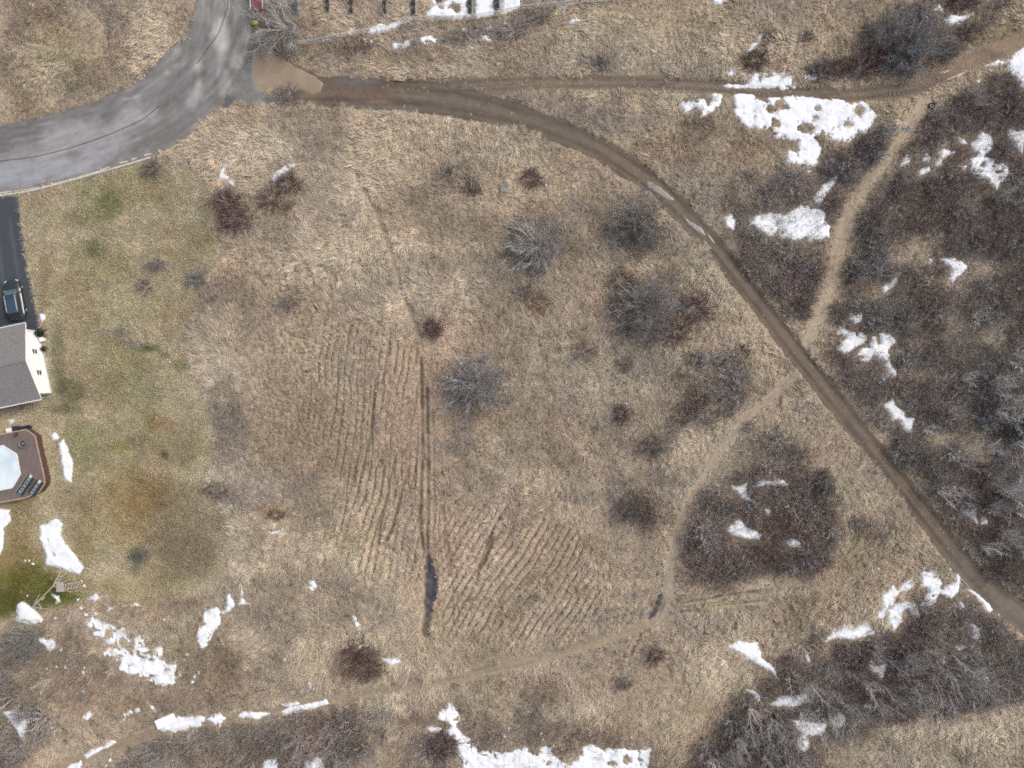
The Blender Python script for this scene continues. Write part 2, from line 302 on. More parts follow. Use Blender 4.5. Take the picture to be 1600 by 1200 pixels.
snow('dirty snow heap at the swing end of the play frame', [(27, 946), (36, 939), (47, 949), (58, 957), (67, 964), (65, 972), (52, 976), (38, 972), (25, 971)], rough=.6, thick=.3)
snow('snow patch under the bare tree branches at the lower left', [(59, 1000), (72, 999), (83, 1000), (88, 1012), (77, 1020)], rough=.7)
snow('small snow patch beside the play frame ladder', [(80, 927), (92, 931), (96, 940), (88, 942), (84, 935)], rough=.6)
snow('icy snow patch at the lawn corner', [(136, 937), (150, 927), (160, 935), (147, 941)], rough=.8)
snow('ribbon of snow along the lawn edge above the speckled snow field', [(163, 957), (172, 948), (186, 944), (222, 941), (220, 946), (190, 950), (172, 957)], rough=1.3)
snow('pointed snow patch in the lower left corner brush', [(4, 1113), (22, 1111), (28, 1126), (47, 1124), (42, 1136), (38, 1157), (30, 1148), (19, 1132)], rough=.6)
snow('small snow patch above the lower track left of the board', [(129, 1121), (142, 1109), (146, 1114), (136, 1126)], rough=.7)
snow('broken snow patch just left of the white board', [(188, 1115), (198, 1112), (215, 1104), (217, 1111), (199, 1118), (193, 1126)], rough=.8)
snow('snow flick pointing at the upper corner of the white board', [(231, 1100), (238, 1103), (251, 1115), (243, 1116), (236, 1110)], rough=.6)
snow('thin snow ribbon in the lower track by the left corner', [(130, 1178), (150, 1170), (175, 1156), (180, 1160), (152, 1175), (135, 1185)], rough=.5)
snow('snow patch on the bottom edge left of the lower track', [(104, 1200), (112, 1193), (127, 1189), (124, 1230), (100, 1230)], rough=.6)
snow('snow patch on the bottom edge below the left dark thicket', [(410, 1190), (420, 1187), (435, 1184), (432, 1230), (412, 1230)], rough=.5)
snow('snow patch on the bottom edge right of the left dark thicket', [(477, 1190), (490, 1184), (500, 1182), (507, 1196), (505, 1230), (482, 1230)], rough=.5)
snow('snow patch touching the right side of the brown bush', [(597, 1029), (610, 1026), (627, 1021), (626, 1035), (612, 1039)], rough=.6)
snow('snow strip on top of the brown bush', [(560, 1004), (570, 1007), (581, 1003), (580, 1012), (562, 1011)], rough=.7)
snow('speckled snow above the brown bush', [(546, 956), (554, 958), (560, 972), (567, 984), (558, 986), (550, 972)], rough=1.5)
snow('snow blot alone in the tan grass left of the wet rut', [(481, 906), (492, 905), (497, 915), (489, 924), (483, 917)], rough=.9)
snow('thin snow squiggle in the grass above the lower track', [(437, 1036), (445, 1024), (455, 1014), (455, 1022), (446, 1033), (440, 1041)], rough=.7)
snow('snow patch in the grass just above the long rut streak', [(477, 1060), (487, 1061), (495, 1072), (486, 1080), (480, 1068)], rough=.7)
snow('snow sliver by the trickle in the western grass', [(420, 832), (432, 829), (447, 822), (447, 828), (426, 835)], rough=.6)
snow('speckled snow patch in the top right corner brush', [(1470, 31), (1484, 24), (1500, 26), (1520, 21), (1508, 33), (1482, 40)], rough=.8)
snow('wedge of snow left of the top right corner patch', [(1457, 17), (1467, 7), (1475, 19), (1466, 18)], rough=.5)
snow('snow bank on the right edge below the upper track', [(1542, 103), (1561, 94), (1574, 95), (1600, 73), (1660, 50), (1660, 140), (1600, 136), (1579, 116), (1570, 101), (1555, 102)], rough=.7)
snow('large lobed snow patch in the upper eastern brush', [(1530, 204), (1548, 213), (1551, 225), (1545, 239), (1538, 237), (1538, 246), (1553, 249), (1552, 260), (1560, 252), (1575, 259), (1580, 270), (1563, 285), (1562, 290), (1554, 298), (1548, 289), (1542, 280), (1517, 274), (1514, 249), (1532, 245), (1517, 229), (1517, 222), (1530, 219)], holes=[(1538, 258, 5), (1558, 266, 4)], rough=.8)
snow('snow patch cut by the right edge in the upper brush', [(1574, 205), (1581, 201), (1590, 207), (1600, 203), (1650, 195), (1650, 230), (1600, 225), (1596, 239), (1581, 222)], rough=.5)
snow('rounded snow patch just right of the grass path top', [(1406, 253), (1417, 242), (1424, 252), (1418, 258), (1409, 260)], rough=.5)
snow('thin split snow patch right of the rounded one', [(1435, 247), (1449, 237), (1455, 252), (1440, 256)], rough=1.0)
snow('lower split snow patch right of the rounded one', [(1433, 266), (1451, 258), (1452, 268), (1437, 274)], rough=.9)
snow('wiggly upright snow patch left of the large lobed one', [(1459, 274), (1461, 255), (1473, 233), (1491, 238), (1473, 248), (1470, 260), (1462, 262)], rough=.7)
snow('small snow dab between the wiggly and lobed patches', [(1499, 260), (1511, 258), (1509, 268)], rough=.5)
snow('pair of snow chips above the small snow dab', [(1498, 215), (1505, 217), (1511, 225), (1504, 225)], rough=.4)
snow('slanted snow dash in the weeds left of the upper track', [(1164, 80), (1176, 70), (1190, 54), (1189, 62), (1171, 83)], rough=.5)
snow('snow scrap beside the driveway corner by the house', [(62, 490), (72, 491), (71, 499), (66, 504), (62, 498)], rough=.3)
snow('snow scrap in front of the boxes by the deck', [(12, 658), (17, 655), (24, 657), (20, 661), (15, 662)], rough=.3)
snow('snow crumbs on the lower path through the brown weeds', [(844, 1107), (848, 1096), (855, 1091), (852, 1102), (847, 1110)], rough=.8)
snow('upright snow sliver at the edge of the lower right brush', [(1257, 1015), (1260, 1018), (1265, 1035), (1258, 1033)], rough=.5)
snow('flat snow scrap among the leaning lower right trees', [(1487, 1010), (1497, 1006), (1523, 1010), (1495, 1016)], rough=.8)
snow('snow scrap at the far end of the leaning lower right trees', [(1531, 1047), (1540, 1050), (1548, 1066), (1536, 1061)], rough=.8)
FLECKS = [(1137, 93, 4), (1175, 37, 3), (1198, 42, 3), (1195, 16, 3), (1282, 32, 2), (1410, 13, 3), (1447, 28, 5), (1516, 4, 4), (1528, 10, 5), (1489, 58, 4), (1504, 58, 4),
          (1528, 128, 5), (1620, 125, 4), (1505, 137, 3), (1253, 53, 3), (1205, 75, 3), (1196, 63, 4), (1103, 232, 3), (1142, 265, 3), (1173, 292, 5), (1185, 320, 3), (1405, 337, 5), (1402, 322, 2),
          (1551, 368, 4), (1561, 373, 3), (1471, 312, 3), (1532, 436, 3), (1556, 446, 5), (1592, 452, 3), (1571, 454, 2), (1388, 411, 4), (1279, 388, 3), (1275, 418, 4), (1260, 420, 3), (1324, 556, 3),
          (1425, 570, 4), (1380, 593, 4), (1521, 547, 2), (1423, 715, 4), (1442, 717, 2), (1521, 835, 4), (1496, 808, 3), (1502, 809, 3), (1578, 843, 5), (1540, 816, 2),
          (1228, 893, 4), (1218, 894, 3), (1362, 891, 4), (1372, 889, 4), (1418, 871, 3), (1411, 875, 2), (1237, 656, 2), (1272, 733, 2), (1112, 620, 3), (979, 631, 4), (896, 624, 2), (852, 452, 3), (853, 290, 4), (852, 296, 3),
          (1300, 1013, 4), (1308, 1018, 3), (1378, 983, 6), (1352, 1060, 4), (1389, 1055, 4), (1552, 1013, 4), (1548, 1098, 5), (1592, 1055, 4), (1545, 977, 3), (1520, 945, 3), (1560, 961, 3),
          (924, 1022, 3), (932, 1021, 3), (938, 1021, 2), (963, 1017, 3), (969, 1013, 2), (947, 1071, 2), (825, 1112, 3), (836, 1124, 2), (845, 1146, 4), (848, 1155, 3), (904, 1152, 3), (921, 1149, 3), (986, 1152, 3),
          (1158, 1074, 3), (1197, 1090, 4), (1158, 997, 2), (646, 1092, 4), (649, 1086, 3), (628, 1108, 3), (642, 1110, 2), (646, 1040, 3), (650, 1047, 3), (643, 1046, 2), (584, 1032, 2), (549, 1025, 4), (549, 1039, 3), (520, 1073, 3),
          (458, 1053, 5), (456, 1052, 3), (449, 981, 3), (450, 975, 2), (406, 975, 2), (538, 1120, 2), (527, 1164, 3), (655, 1134, 4), (657, 1164, 4), (795, 1138, 4), (788, 1150, 5), (784, 1147, 3), (762, 1160, 3), (770, 1175, 4),
          (498, 810, 3), (497, 817, 3), (500, 820, 2), (590, 595, 2), (587, 611, 2), (575, 612, 2), (679, 496, 2), (582, 548, 2), (601, 557, 2), (348, 410, 3), (262, 562, 2), (266, 566, 2), (378, 717, 3), (352, 731, 3), (358, 730, 2), (368, 708, 2),
          (392, 833, 4), (395, 875, 3), (300, 1065, 6), (304, 1057, 5), (310, 1052, 4), (292, 1023, 5), (288, 1030, 3), (257, 968, 6), (250, 977, 4), (264, 963, 3), (95, 1015, 5), (102, 1043, 5), (88, 1042, 3), (73, 1045, 3), (104, 1033, 3), (124, 1020, 2),
          (130, 1050, 5), (132, 1044, 3), (128, 1036, 3), (130, 1080, 3), (130, 1073, 2), (75, 1140, 4), (86, 1142, 4), (82, 1137, 3), (122, 937, 5), (132, 915, 5), (128, 908, 3), (52, 881, 5), (46, 876, 3), (40, 876, 3), (43, 931, 3), (99, 960, 2), (87, 966, 3),
          (135, 960, 6), (150, 958, 6), (127, 950, 5), (145, 953, 4), (166, 1196, 4), (172, 1188, 5), (700, 48, 4), (703, 56, 3), (724, 47, 5), (730, 58, 3), (745, 48, 3), (760, 45, 4), (766, 43, 3), (737, 75, 3), (789, 37, 5), (569, 62, 5), (580, 65, 4), (572, 66, 3),
          (640, 57, 4), (632, 56, 3), (551, 85, 2), (505, 66, 5), (512, 63, 4), (899, 60, 4), (920, 20, 2), (840, 8, 4), (842, 4, 3), (792, 95, 2), (860, 11, 3), (368, 272, 4), (350, 247, 5), (344, 246, 4), (454, 246, 4), (420, 293, 2), (370, 305, 1.5), (45, 302, 2), (418, 194, 3)]

def snow_field(px, py, s):
    """depth inside a patch in pixels, with a ragged rim"""
    f = poly_sdf(px, py, s['poly'])
    for hx, hy, hr in s['holes']:
        f = np.minimum(f, np.sqrt((px - hx + 6 * fbm(px, py, 14, 221, 2)) ** 2 + 1.5 * (py - hy + 6 * fbm(px, py, 14, 223, 2)) ** 2) - hr * .95)
    r = s['rough']
    wx_ = px + 2.2 * r * fbm(px, py, 9, 213, 2); wy_ = py + 2.2 * r * fbm(px, py, 9, 217, 2)
    f = f + (.35 + r) * (2.3 * fbm(wx_, wy_, 8, 201, 3) + 1.2 * fbm(px, py, 3.2, 203, 2) + 1.7 * fbm(px, py, 17, 205, 2)) + 0.9
    if r > .65:
        h = vnoise(px / 5.0 + .8 * fbm(px, py, 9, 231, 2), py / 5.0, 209)
        f = f - (r - .55) * 13 * smooth(.62, .95, h)
    return f

SNOWF = np.full(PX.shape, -20.0, F)
for s in SNOW:
    xs = [p[0] for p in s['poly']]; ys = [p[1] for p in s['poly']]
    i0, i1 = np.searchsorted(GX, [min(xs) - 14, max(xs) + 14]); j0, j1 = np.searchsorted(GY, [min(ys) - 14, max(ys) + 14])
    if i1 <= i0 or j1 <= j0: continue
    sl = (slice(j0, j1), slice(i0, i1))
    SNOWF[sl] = np.maximum(SNOWF[sl], snow_field(PX[sl], PY[sl], s))

# ------------------------------------------------------------------ ruts and furrows of the wet meadow
def stripes(poly, direction, spacing, seed, lo=.35, amt=1.0, warp=5.0, cut=.72):
    """broken parallel ruts inside a polygon; direction in pixels"""
    dx, dy = direction; L = math.hypot(dx, dy); dx /= L; dy /= L
    u = PX * dy - PY * dx; v = PX * dx + PY * dy
    u = u + warp * fbm(PX, PY, 70, seed, 2) + 1.5 * fbm(PX, PY, 16, seed + 1, 2)
    ph = u / spacing
    k = np.floor(ph)
    tri = 1 - np.abs(ph - k - .5) * 2
    on = vnoise(k * 3.7, v / 42.0, seed + 3)
    g = smooth(cut, .97, tri) * smooth(lo, lo + .16, on)
    m = smooth(-12, 14, poly_sdf(PX, PY, poly) + 14 * N20)
    return amt * g * m

RUT = np.zeros(PX.shape, F)
RUT = np.maximum(RUT, stripes([(500, 495), (600, 505), (668, 550), (664, 700), (660, 800), (540, 780), (470, 640)], (-14, 120), 10.5, 41, .14, .95, 6.5, .60))
RUT = np.maximum(RUT, stripes([(535, 730), (660, 710), (664, 910), (560, 910), (510, 830)], (-26, 110), 11, 47, .13, .95, 6.5, .60))
RUT = np.maximum(RUT, stripes([(690, 790), (800, 765), (880, 820), (1040, 895), (1030, 965), (900, 1008), (700, 1008), (688, 900)], (-50, 80), 11, 53, .11, .95, 6.5, .60))
RUT = np.maximum(RUT, stripes([(655, 560), (690, 560), (716, 800), (722, 980), (690, 985), (650, 860)], (10, 200), 8, 59, .26, .75, 2.5, .66))
RUT = np.maximum(RUT, stripes([(1040, 925), (1200, 915), (1240, 935), (1060, 962)], (100, -9), 9, 61, .3, .9, 2.5))
# hummocks: a net of dark gaps between cushions of flattened grass
def net(poly, scale, seed, amt=1.0):
    a = np.abs(fbm(PX, PY, scale, seed, 2)); b = np.abs(fbm(PX, PY, scale, seed + 5, 2))
    g = np.maximum(1 - smooth(0, .16, a), 1 - smooth(0, .14, b))
    return amt * g * smooth(-25, 25, poly_sdf(PX, PY, poly) + 25 * N20)
RUT = np.maximum(RUT, net([(395, 385), (470, 395), (540, 425), (535, 470), (480, 520), (400, 470)], 11, 71, .8))
RUT = np.maximum(RUT, net([(400, 480), (560, 510), (570, 690), (500, 740), (400, 700), (370, 600)], 9, 75, .7))
RUT = np.maximum(RUT, net([(1030, 1000), (1100, 985), (1120, 1040), (1080, 1090), (1010, 1080)], 9, 79, .55))
RUT = np.maximum(RUT, net([(980, 1000), (1040, 985), (1200, 935), (1250, 950), (1240, 1000), (1100, 1010)], 10, 83, .4))
def rut_line(pts, hw, amt=1.0, soft=2.5):
    d, _, arc = seg_info(PX, PY, smooth_line(pts))
    n = vnoise(arc / 14.0, arc * 0 + hw, 87)
    return amt * (1 - smooth(hw - soft * .5, hw + soft, d + 1.5 * N5)) * (.7 + .3 * smooth(.2, .5, n))
for pts, hw, amt in [([(658, 560), (660, 700), (657, 790), (662, 870)], 2.2, 1.0), ([(667, 600), (669, 740), (668, 850), (670, 900)], 2.0, 1.0), ([(676, 640), (679, 780), (676, 900)], 1.4, .6),
                     ([(587, 590), (583, 640), (577, 690), (574, 705)], 1.8, 1.0), ([(610, 530), (604, 560), (597, 600)], 1.5, .8), ([(549, 508), (545, 540)], 1.4, .7),
                     ([(795, 790), (770, 830), (752, 880), (747, 905)], 2.2, .9), ([(772, 840), (760, 870), (750, 885)], 3.2, .9), ([(626, 770), (615, 820), (600, 850)], 2.0, .9),
                     ([(606, 772), (597, 810), (590, 850)], 1.8, .8), ([(690, 790), (700, 850), (705, 900)], 1.4, .7), ([(672, 900), (668, 960), (666, 990)], 6, .8),
                     ([(1000, 992), (985, 1024)], 2.5, .9), ([(985, 1000), (978, 1015)], 2.0, .8), ([(960, 1055), (945, 1075)], 2.0, .7),
                     ([(1050, 945), (1120, 932), (1200, 922)], 1.6, 1.0), ([(1045, 960), (1120, 946), (1200, 938)], 1.4, .8),
                     ([(1330, 865), (1385, 845)], 1.0, .6), ([(1350, 855), (1402, 818)], 1.0, .6), ([(330, 830), (400, 830), (480, 825), (540, 815)], 1.5, .5),
                     ([(556, 265), (575, 300), (596, 345), (612, 400), (622, 440), (640, 480), (655, 520)], 4.0, .45), ([(590, 320), (620, 400), (640, 450)], 2.0, .35),
                     ([(635, 1085), (638, 1110)], 1.5, .6), ([(640, 1068), (650, 1062)], 4, .8)]:
    RUT = np.maximum(RUT, rut_line(pts, hw, amt))
RUT = RUT * (1 - LAWN)

# ------------------------------------------------------------------ ground height in metres
HUM = np.abs(fbm(PX, PY, 16, 131, 3))
hard = np.maximum.reduce([smooth(-8, 0, road), smooth(-8, 0, drive), smooth(-8, 0, apron), smooth(-6, 0, pond), smooth(-6, 0, main), .8 * smooth(-6, 0, upper), .7 * smooth(-5, 0, foot), .7 * smooth(-5, 0, path), .6 * smooth(-5, 0, lower)])
MICRO = (.10 * HUM + .035 * fbm(PX, PY, 6, 137, 2)) * (1 - hard) * (1 - .8 * LAWN)
H = (.12 * N200 + .10 * N60) * (1 - .5 * hard) + MICRO
H -= .17 * RUT
H -= .10 * smooth(-3, 6, main) + .05 * smooth(-3, 4, upper) * (1 - np.exp(-((np.abs(upper_u) - .5) / .22) ** 2) * 0.0)
H -= .05 * np.exp(-((np.abs(main_u) - .5) / .16) ** 2) * smooth(0, 4, main)
H -= .05 * np.exp(-((np.abs(upper_u) - .5) / .22) ** 2) * smooth(-2, 3, upper) + .05 * np.exp(-((np.abs(lower_u) - .55) / .3) ** 2) * smooth(-2, 3, lower)
H -= .16 * smooth(-5, 8, pond) + .12 * smooth(-3, 4, WET_A) + .12 * smooth(-3, 4, WET_B)
YARD = smooth(150, 90, PX) * smooth(480, 500, PY) * smooth(800, 780, PY)
H = H * (1 - YARD)
H = H.astype(F)

def hz(px, py):
    return float(bil(H, np.array([px]), np.array([py]))[0])

# ------------------------------------------------------------------ material colours of the ground and of the grass (linear albedo)
def rgb(r, g, b): return np.array([r, g, b], F)
def mix(A, c, m):
    return A + (np.asarray(c, F) - A) * np.clip(m, 0, 1)[..., None]
TAN = rgb(.52, .432, .328)
GR = np.broadcast_to(TAN, PX.shape + (3,)).copy()
GR = mix(GR, (.60, .51, .39), smooth(-.1, .55, N60) * .7)
GR = mix(GR, (.40, .33, .235), smooth(.0, .6, -N60 + .5 * N20) * .75)
GR = mix(GR, (.48, .435, .345), smooth(0, .5, fbm(PX, PY, 150, 151, 2)) * .5)
GR = mix(GR, (.49, .45, .34), smooth(.1, .6, fbm(PX, PY, 120, 157, 3)) * .35)
GR = mix(GR, (.38, .335, .29), smooth(.15, .6, fbm(PX, PY, 60, 163, 3)) * .5)

def blob(A, items, edge=.35):
    for cx, cy, rx, ry, c, a in items:
        g = np.exp(-(((PX - cx) / rx) ** 2 + ((PY - cy) / ry) ** 2))
        A = mix(A, c, smooth(.12, .85, g + edge * N20 * np.sqrt(np.maximum(g, 0)) + .12 * N5) * a)
    return A
PINK, PALE, BRN, OLV, GRYB, DRK = (.56, .44, .34), (.66, .58, .45), (.36, .275, .195), (.45, .41, .28), (.33, .29, .25), (.20, .172, .148)
GR = blob(GR, [
    (640, 650, 75, 130, PINK, .8), (720, 545, 60, 70, PINK, .6), (700, 850, 60, 110, PINK, .55), (800, 860, 90, 70, PINK, .5), (930, 480, 40, 80, PINK, .5), (860, 650, 50, 40, PINK, .5),
    (600, 430, 90, 70, PALE, .6), (480, 400, 70, 40, PALE, .4), (530, 300, 70, 60, PALE, .45), (950, 370, 25, 70, PALE, .5), (1100, 640, 70, 70, PALE, .4), (350, 590, 45, 40, PALE, .7),
    (400, 230, 90, 30, PALE, .5), (1130, 1050, 60, 50, PALE, .75), (1040, 1120, 60, 40, PALE, .35), (1520, 1160, 170, 50, PALE, .55), (700, 210, 120, 40, PALE, .35), (1000, 60, 140, 40, PALE, .3), (1230, 60, 40, 60, PALE, .3),
    (240, 40, 40, 60, PALE, .3), (90, 90, 60, 70, OLV, .5), (180, 90, 50, 40, BRN, .4), (60, 30, 70, 40, BRN, .35),
    (450, 690, 75, 60, (.38, .29, .205), .7), (470, 620, 60, 50, (.44, .35, .25), .5), (400, 760, 60, 40, GRYB, .7), (430, 800, 30, 16, BRN, .8), (360, 690, 35, 60, GRYB, .55), (345, 640, 30, 50, GRYB, .4),
    (320, 490, 40, 60, GRYB, .35), (360, 430, 30, 60, BRN, .35), (520, 330, 50, 40, GRYB, .35), (680, 330, 60, 40, GRYB, .3), (705, 275, 35, 22, DRK, .45), (740, 295, 18, 12, (.17, .11, .10), .7), (450, 315, 35, 30, BRN, .4),
    (960, 190, 80, 25, GRYB, .75), (880, 165, 70, 20, GRYB, .55), (1050, 230, 60, 40, BRN, .6), (1090, 200, 40, 25, (.22, .16, .125), .6), (760, 180, 60, 12, GRYB, .4), (940, 100, 24, 14, DRK, .7), (640, 90, 100, 14, (.32, .255, .18), .5),
    (1010, 560, 40, 30, GRYB, .5), (975, 570, 18, 14, DRK, .55), (840, 475, 22, 22, BRN, .8), (820, 455, 25, 12, DRK, .6), (895, 400, 18, 35, BRN, .55), (925, 335, 25, 50, BRN, .4), (840, 330, 40, 20, BRN, .5),
    (1020, 695, 40, 24, DRK, .6), (1035, 740, 30, 30, GRYB, .5), (910, 775, 40, 12, GRYB, .5), (880, 760, 40, 20, GRYB, .3), (830, 620, 26, 30, OLV, .6), (820, 640, 12, 14, BRN, .5), (700, 700, 60, 14, GRYB, .5),
    (985, 795, 45, 28, DRK, .7), (1060, 820, 20, 14, BRN, .5), (1260, 640, 30, 30, GRYB, .5), (1320, 780, 40, 30, OLV, .35), (1370, 850, 60, 30, OLV, .4), (1345, 815, 26, 16, DRK, .6), (1370, 835, 18, 10, (.2, .13, .1), .6), (1300, 690, 50, 40, PINK, .3),
    (1240, 935, 50, 12, DRK, .5), (1250, 960, 60, 24, BRN, .45), (1100, 975, 60, 16, GRYB, .5), (975, 1065, 30, 16, DRK, .45), (850, 1080, 40, 30, BRN, .6), (930, 1145, 60, 20, BRN, .6), (820, 1130, 30, 24, GRYB, .6),
    (560, 1040, 44, 30, (.19, .13, .105), .85), (560, 1020, 40, 12, (.17, .11, .09), .6), (500, 1010, 24, 18, BRN, .3), (700, 1110, 30, 20, (.2, .12, .10), .5), (640, 1120, 30, 20, (.27, .18, .14), .6), (690, 1165, 24, 16, (.16, .09, .085), .8),
    (270, 940, 60, 16, (.26, .18, .14), .6), (200, 950, 70, 16, BRN, .6), (110, 1060, 90, 60, BRN, .65), (170, 1050, 26, 40, DRK, .55), (230, 1100, 90, 20, BRN, .5), (60, 1020, 60, 30, (.25, .22, .18), .6), (330, 1060, 60, 50, (.34, .26, .19), .5), (290, 1000, 40, 60, OLV, .3),
    (440, 930, 50, 60, (.40, .33, .25), .4), (220, 1000, 50, 30, OLV, .4), (660, 1000, 40, 20, OLV, .4), (620, 950, 40, 40, PALE, .3), (540, 860, 40, 40, OLV, .3),
    (1170, 90, 24, 20, DRK, .5), (1262, 58, 16, 12, DRK, .6), (1290, 40, 24, 16, BRN, .5), (1380, 40, 50, 40, BRN, .5), (1330, 30, 40, 20, BRN, .3), (1520, 60, 60, 14, (.38, .30, .19), .6), (1560, 40, 40, 20, (.40, .33, .21), .5),
    (1120, 30, 40, 24, OLV, .3), (1000, 20, 60, 20, PINK, .3), (1160, 230, 40, 20, BRN, .6), (1210, 225, 24, 16, BRN, .6),
    (1500, 1120, 60, 10, OLV, .3), (1505, 1180, 20, 14, (.2, .2, .11), .5), (1300, 1180, 40, 14, PALE, .3),
    (680, 160, 200, 8, GRYB, .3), (450, 330, 10, 8, (.13, .15, .06), .6)])
# the mown lawn
LC = np.broadcast_to(rgb(.50, .44, .305), PX.shape + (3,)).copy()
LC = mix(LC, (.56, .505, .355), smooth(0, .5, N60) * .6)
LC = mix(LC, (.385, .365, .21), smooth(.05, .55, fbm(PX, PY, 70, 171, 3)) * .65)
LC = mix(LC, (.36, .28, .17), smooth(.1, .6, fbm(PX, PY, 60, 177, 3)) * .45)
LC = blob(LC, [
    (175, 320, 24, 24, (.19, .215, .08), .7), (150, 390, 20, 16, (.16, .18, .08), .6), (130, 340, 40, 16, (.26, .25, .12), .5), (90, 260, 60, 30, (.40, .36, .23), .4), (320, 375, 20, 10, (.16, .16, .06), .7), (320, 330, 8, 30, (.2, .2, .09), .5), (255, 395, 20, 8, (.28, .25, .09), .5),
    (235, 545, 24, 7, (.09, .14, .035), .95), (256, 556, 14, 6, (.10, .11, .06), .8), (280, 570, 26, 10, (.2, .22, .07), .6), (200, 560, 60, 30, (.30, .27, .13), .4), (110, 610, 26, 26, (.15, .155, .085), .75), (92, 560, 14, 60, (.14, .15, .09), .6), (100, 640, 30, 10, (.15, .15, .09), .6), (200, 610, 60, 30, (.25, .25, .13), .5),  # dark green by the gable: damp and house shade painted together
    (130, 690, 40, 40, (.28, .27, .14), .5), (190, 700, 24, 10, (.29, .29, .08), .6), (250, 660, 26, 14, (.30, .2, .10), .7), (260, 700, 60, 30, (.25, .2, .12), .5), (258, 711, 7, 6, (.09, .075, .03), .95), (220, 690, 20, 14, (.21, .16, .12), .5),
    (190, 820, 40, 60, (.42, .34, .185), .7), (232, 775, 40, 40, (.27, .17, .085), .75), (250, 800, 75, 70, (.31, .235, .13), .6), (200, 770, 60, 60, (.38, .29, .15), .5), (300, 820, 60, 60, (.27, .24, .17), .6), (290, 870, 60, 40, (.22, .185, .12), .65), (215, 870, 20, 18, (.10, .115, .10), .9), (210, 890, 12, 10, (.12, .15, .12), .6),
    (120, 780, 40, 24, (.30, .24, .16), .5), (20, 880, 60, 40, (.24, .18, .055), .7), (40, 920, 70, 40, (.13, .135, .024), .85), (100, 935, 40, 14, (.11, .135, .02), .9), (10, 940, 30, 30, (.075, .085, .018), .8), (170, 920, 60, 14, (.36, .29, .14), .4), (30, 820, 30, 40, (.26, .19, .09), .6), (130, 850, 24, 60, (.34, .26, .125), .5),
    (245, 415, 26, 10, (.28, .25, .25), .7), (185, 520, 26, 6, (.27, .25, .235), .7), (210, 538, 26, 6, (.27, .25, .235), .7), (315, 435, 30, 22, (.25, .23, .215), .7), (290, 380, 40, 30, (.37, .29, .17), .4), (70, 440, 10, 60, (.34, .25, .15), .5), (240, 265, 24, 16, (.2, .18, .17), .5), (300, 330, 30, 70, (.42, .385, .28), .4)])
GR = GR * (1 - LAWN[..., None]) + LC * LAWN[..., None]
# litter and soil under the grass
SOIL = GR * rgb(.74, .72, .68)
SOIL = mix(SOIL, (.075, .058, .044), .9 * RUT)
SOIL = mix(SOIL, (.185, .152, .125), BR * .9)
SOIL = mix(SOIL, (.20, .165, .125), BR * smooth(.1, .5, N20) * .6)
for fld, c, a in [(main, (.20, .16, .115), .6), (upper, (.16, .125, .09), .6), (lower, (.27, .215, .145), .7), (foot, (.33, .275, .205), .7), (path, (.36, .285, .195), .7), (pond, (.10, .075, .055), .9), (apron, (.16, .16, .15), .8), (road, (.12, .10, .085), .6)]:
    SOIL = mix(SOIL, c, a * smooth(-7, 1, fld))
SOIL = mix(SOIL, (.05, .045, .042), smooth(-4, 3, np.maximum(WET_A, WET_B)))
SOIL = mix(SOIL, (.085, .075, .055), smooth(2, -14, np.abs(PX - 20) - 100) * 0)
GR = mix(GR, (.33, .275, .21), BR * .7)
GR = mix(GR, GR * rgb(.5, .45, .42), RUT * .7)
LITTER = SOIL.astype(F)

# grass length (0..1) and density
LEN = np.clip(.75 + .5 * N60 + .3 * N20, .35, 1.25)
LEN = LEN * (1 - LAWN) + .22 * LAWN
LEN = LEN * (1 - .45 * np.clip(BR, 0, 1))
RUTW = np.maximum.reduce([np.roll(RUT, s, ax) for s in (-1, 1) for ax in (0, 1)])
LEN = LEN * (1 - .6 * smooth(.1, .6, RUTW))
DEN = np.clip(.95 + .5 * N20, .35, 1.2) * (1 - .45 * BR) * (1 - .97 * smooth(.05, .5, RUT))
DEN = DEN * (1 - LAWN) + LAWN * np.clip(.9 + .3 * N20, .5, 1)
for fld, keep in [(main, .03), (upper, .30), (lower, .14), (foot, .14), (path, .35), (road, 0), (drive, 0), (apron, .02), (pond, 0), (WET_A, .10), (WET_B, .10)]:
    DEN = DEN * (1 - (1 - keep) * smooth(-2.5, 1.5 + 2.5 * (fld is main), fld + 1.5 * N3))
    LEN = LEN * (1 - .6 * (keep < .5 and keep > 0) * smooth(-6, 3, fld))
DEN = DEN * (1 - .985 * smooth(.0, 2.6, SNOWF + 1.2 * N3))
# centre strip between wheel ruts keeps some grass
DEN = np.maximum(DEN, .35 * np.exp(-(upper_u / .25) ** 2) * smooth(0, 3, upper) * (PX < 1120))
ANG = (math.pi * 2.2 * fbm(PX, PY, 170, 181, 2) + 1.3 * N20 + 1.2).astype(F)

# ------------------------------------------------------------------ mesh helpers
def new_mesh(name, verts, faces, smooth_shade=False):
    me = bpy.data.meshes.new(name)
    verts = np.asarray(verts, F); n = len(verts)
    if isinstance(faces, np.ndarray):
        k = faces.shape[1]; m = len(faces)
        me.vertices.add(n); me.vertices.foreach_set('co', verts.ravel())
        me.loops.add(m * k); me.loops.foreach_set('vertex_index', faces.astype(np.int32).ravel())
        me.polygons.add(m)
        me.polygons.foreach_set('loop_start', (np.arange(m) * k).astype(np.int32))
        me.polygons.foreach_set('loop_total', np.full(m, k, np.int32))
    else:
        me.from_pydata([tuple(map(float, v)) for v in verts], [], faces)
    me.update(calc_edges=True)
    if smooth_shade:
        me.polygons.foreach_set('use_smooth', np.ones(len(me.polygons), bool))
    return me

def color_attr(me, name, rgbarr):
    a = me.color_attributes.new(name, 'FLOAT_COLOR', 'POINT')
    c = np.ones((len(me.vertices), 4), F); c[:, :3] = rgbarr
    a.data.foreach_set('color', c.ravel())

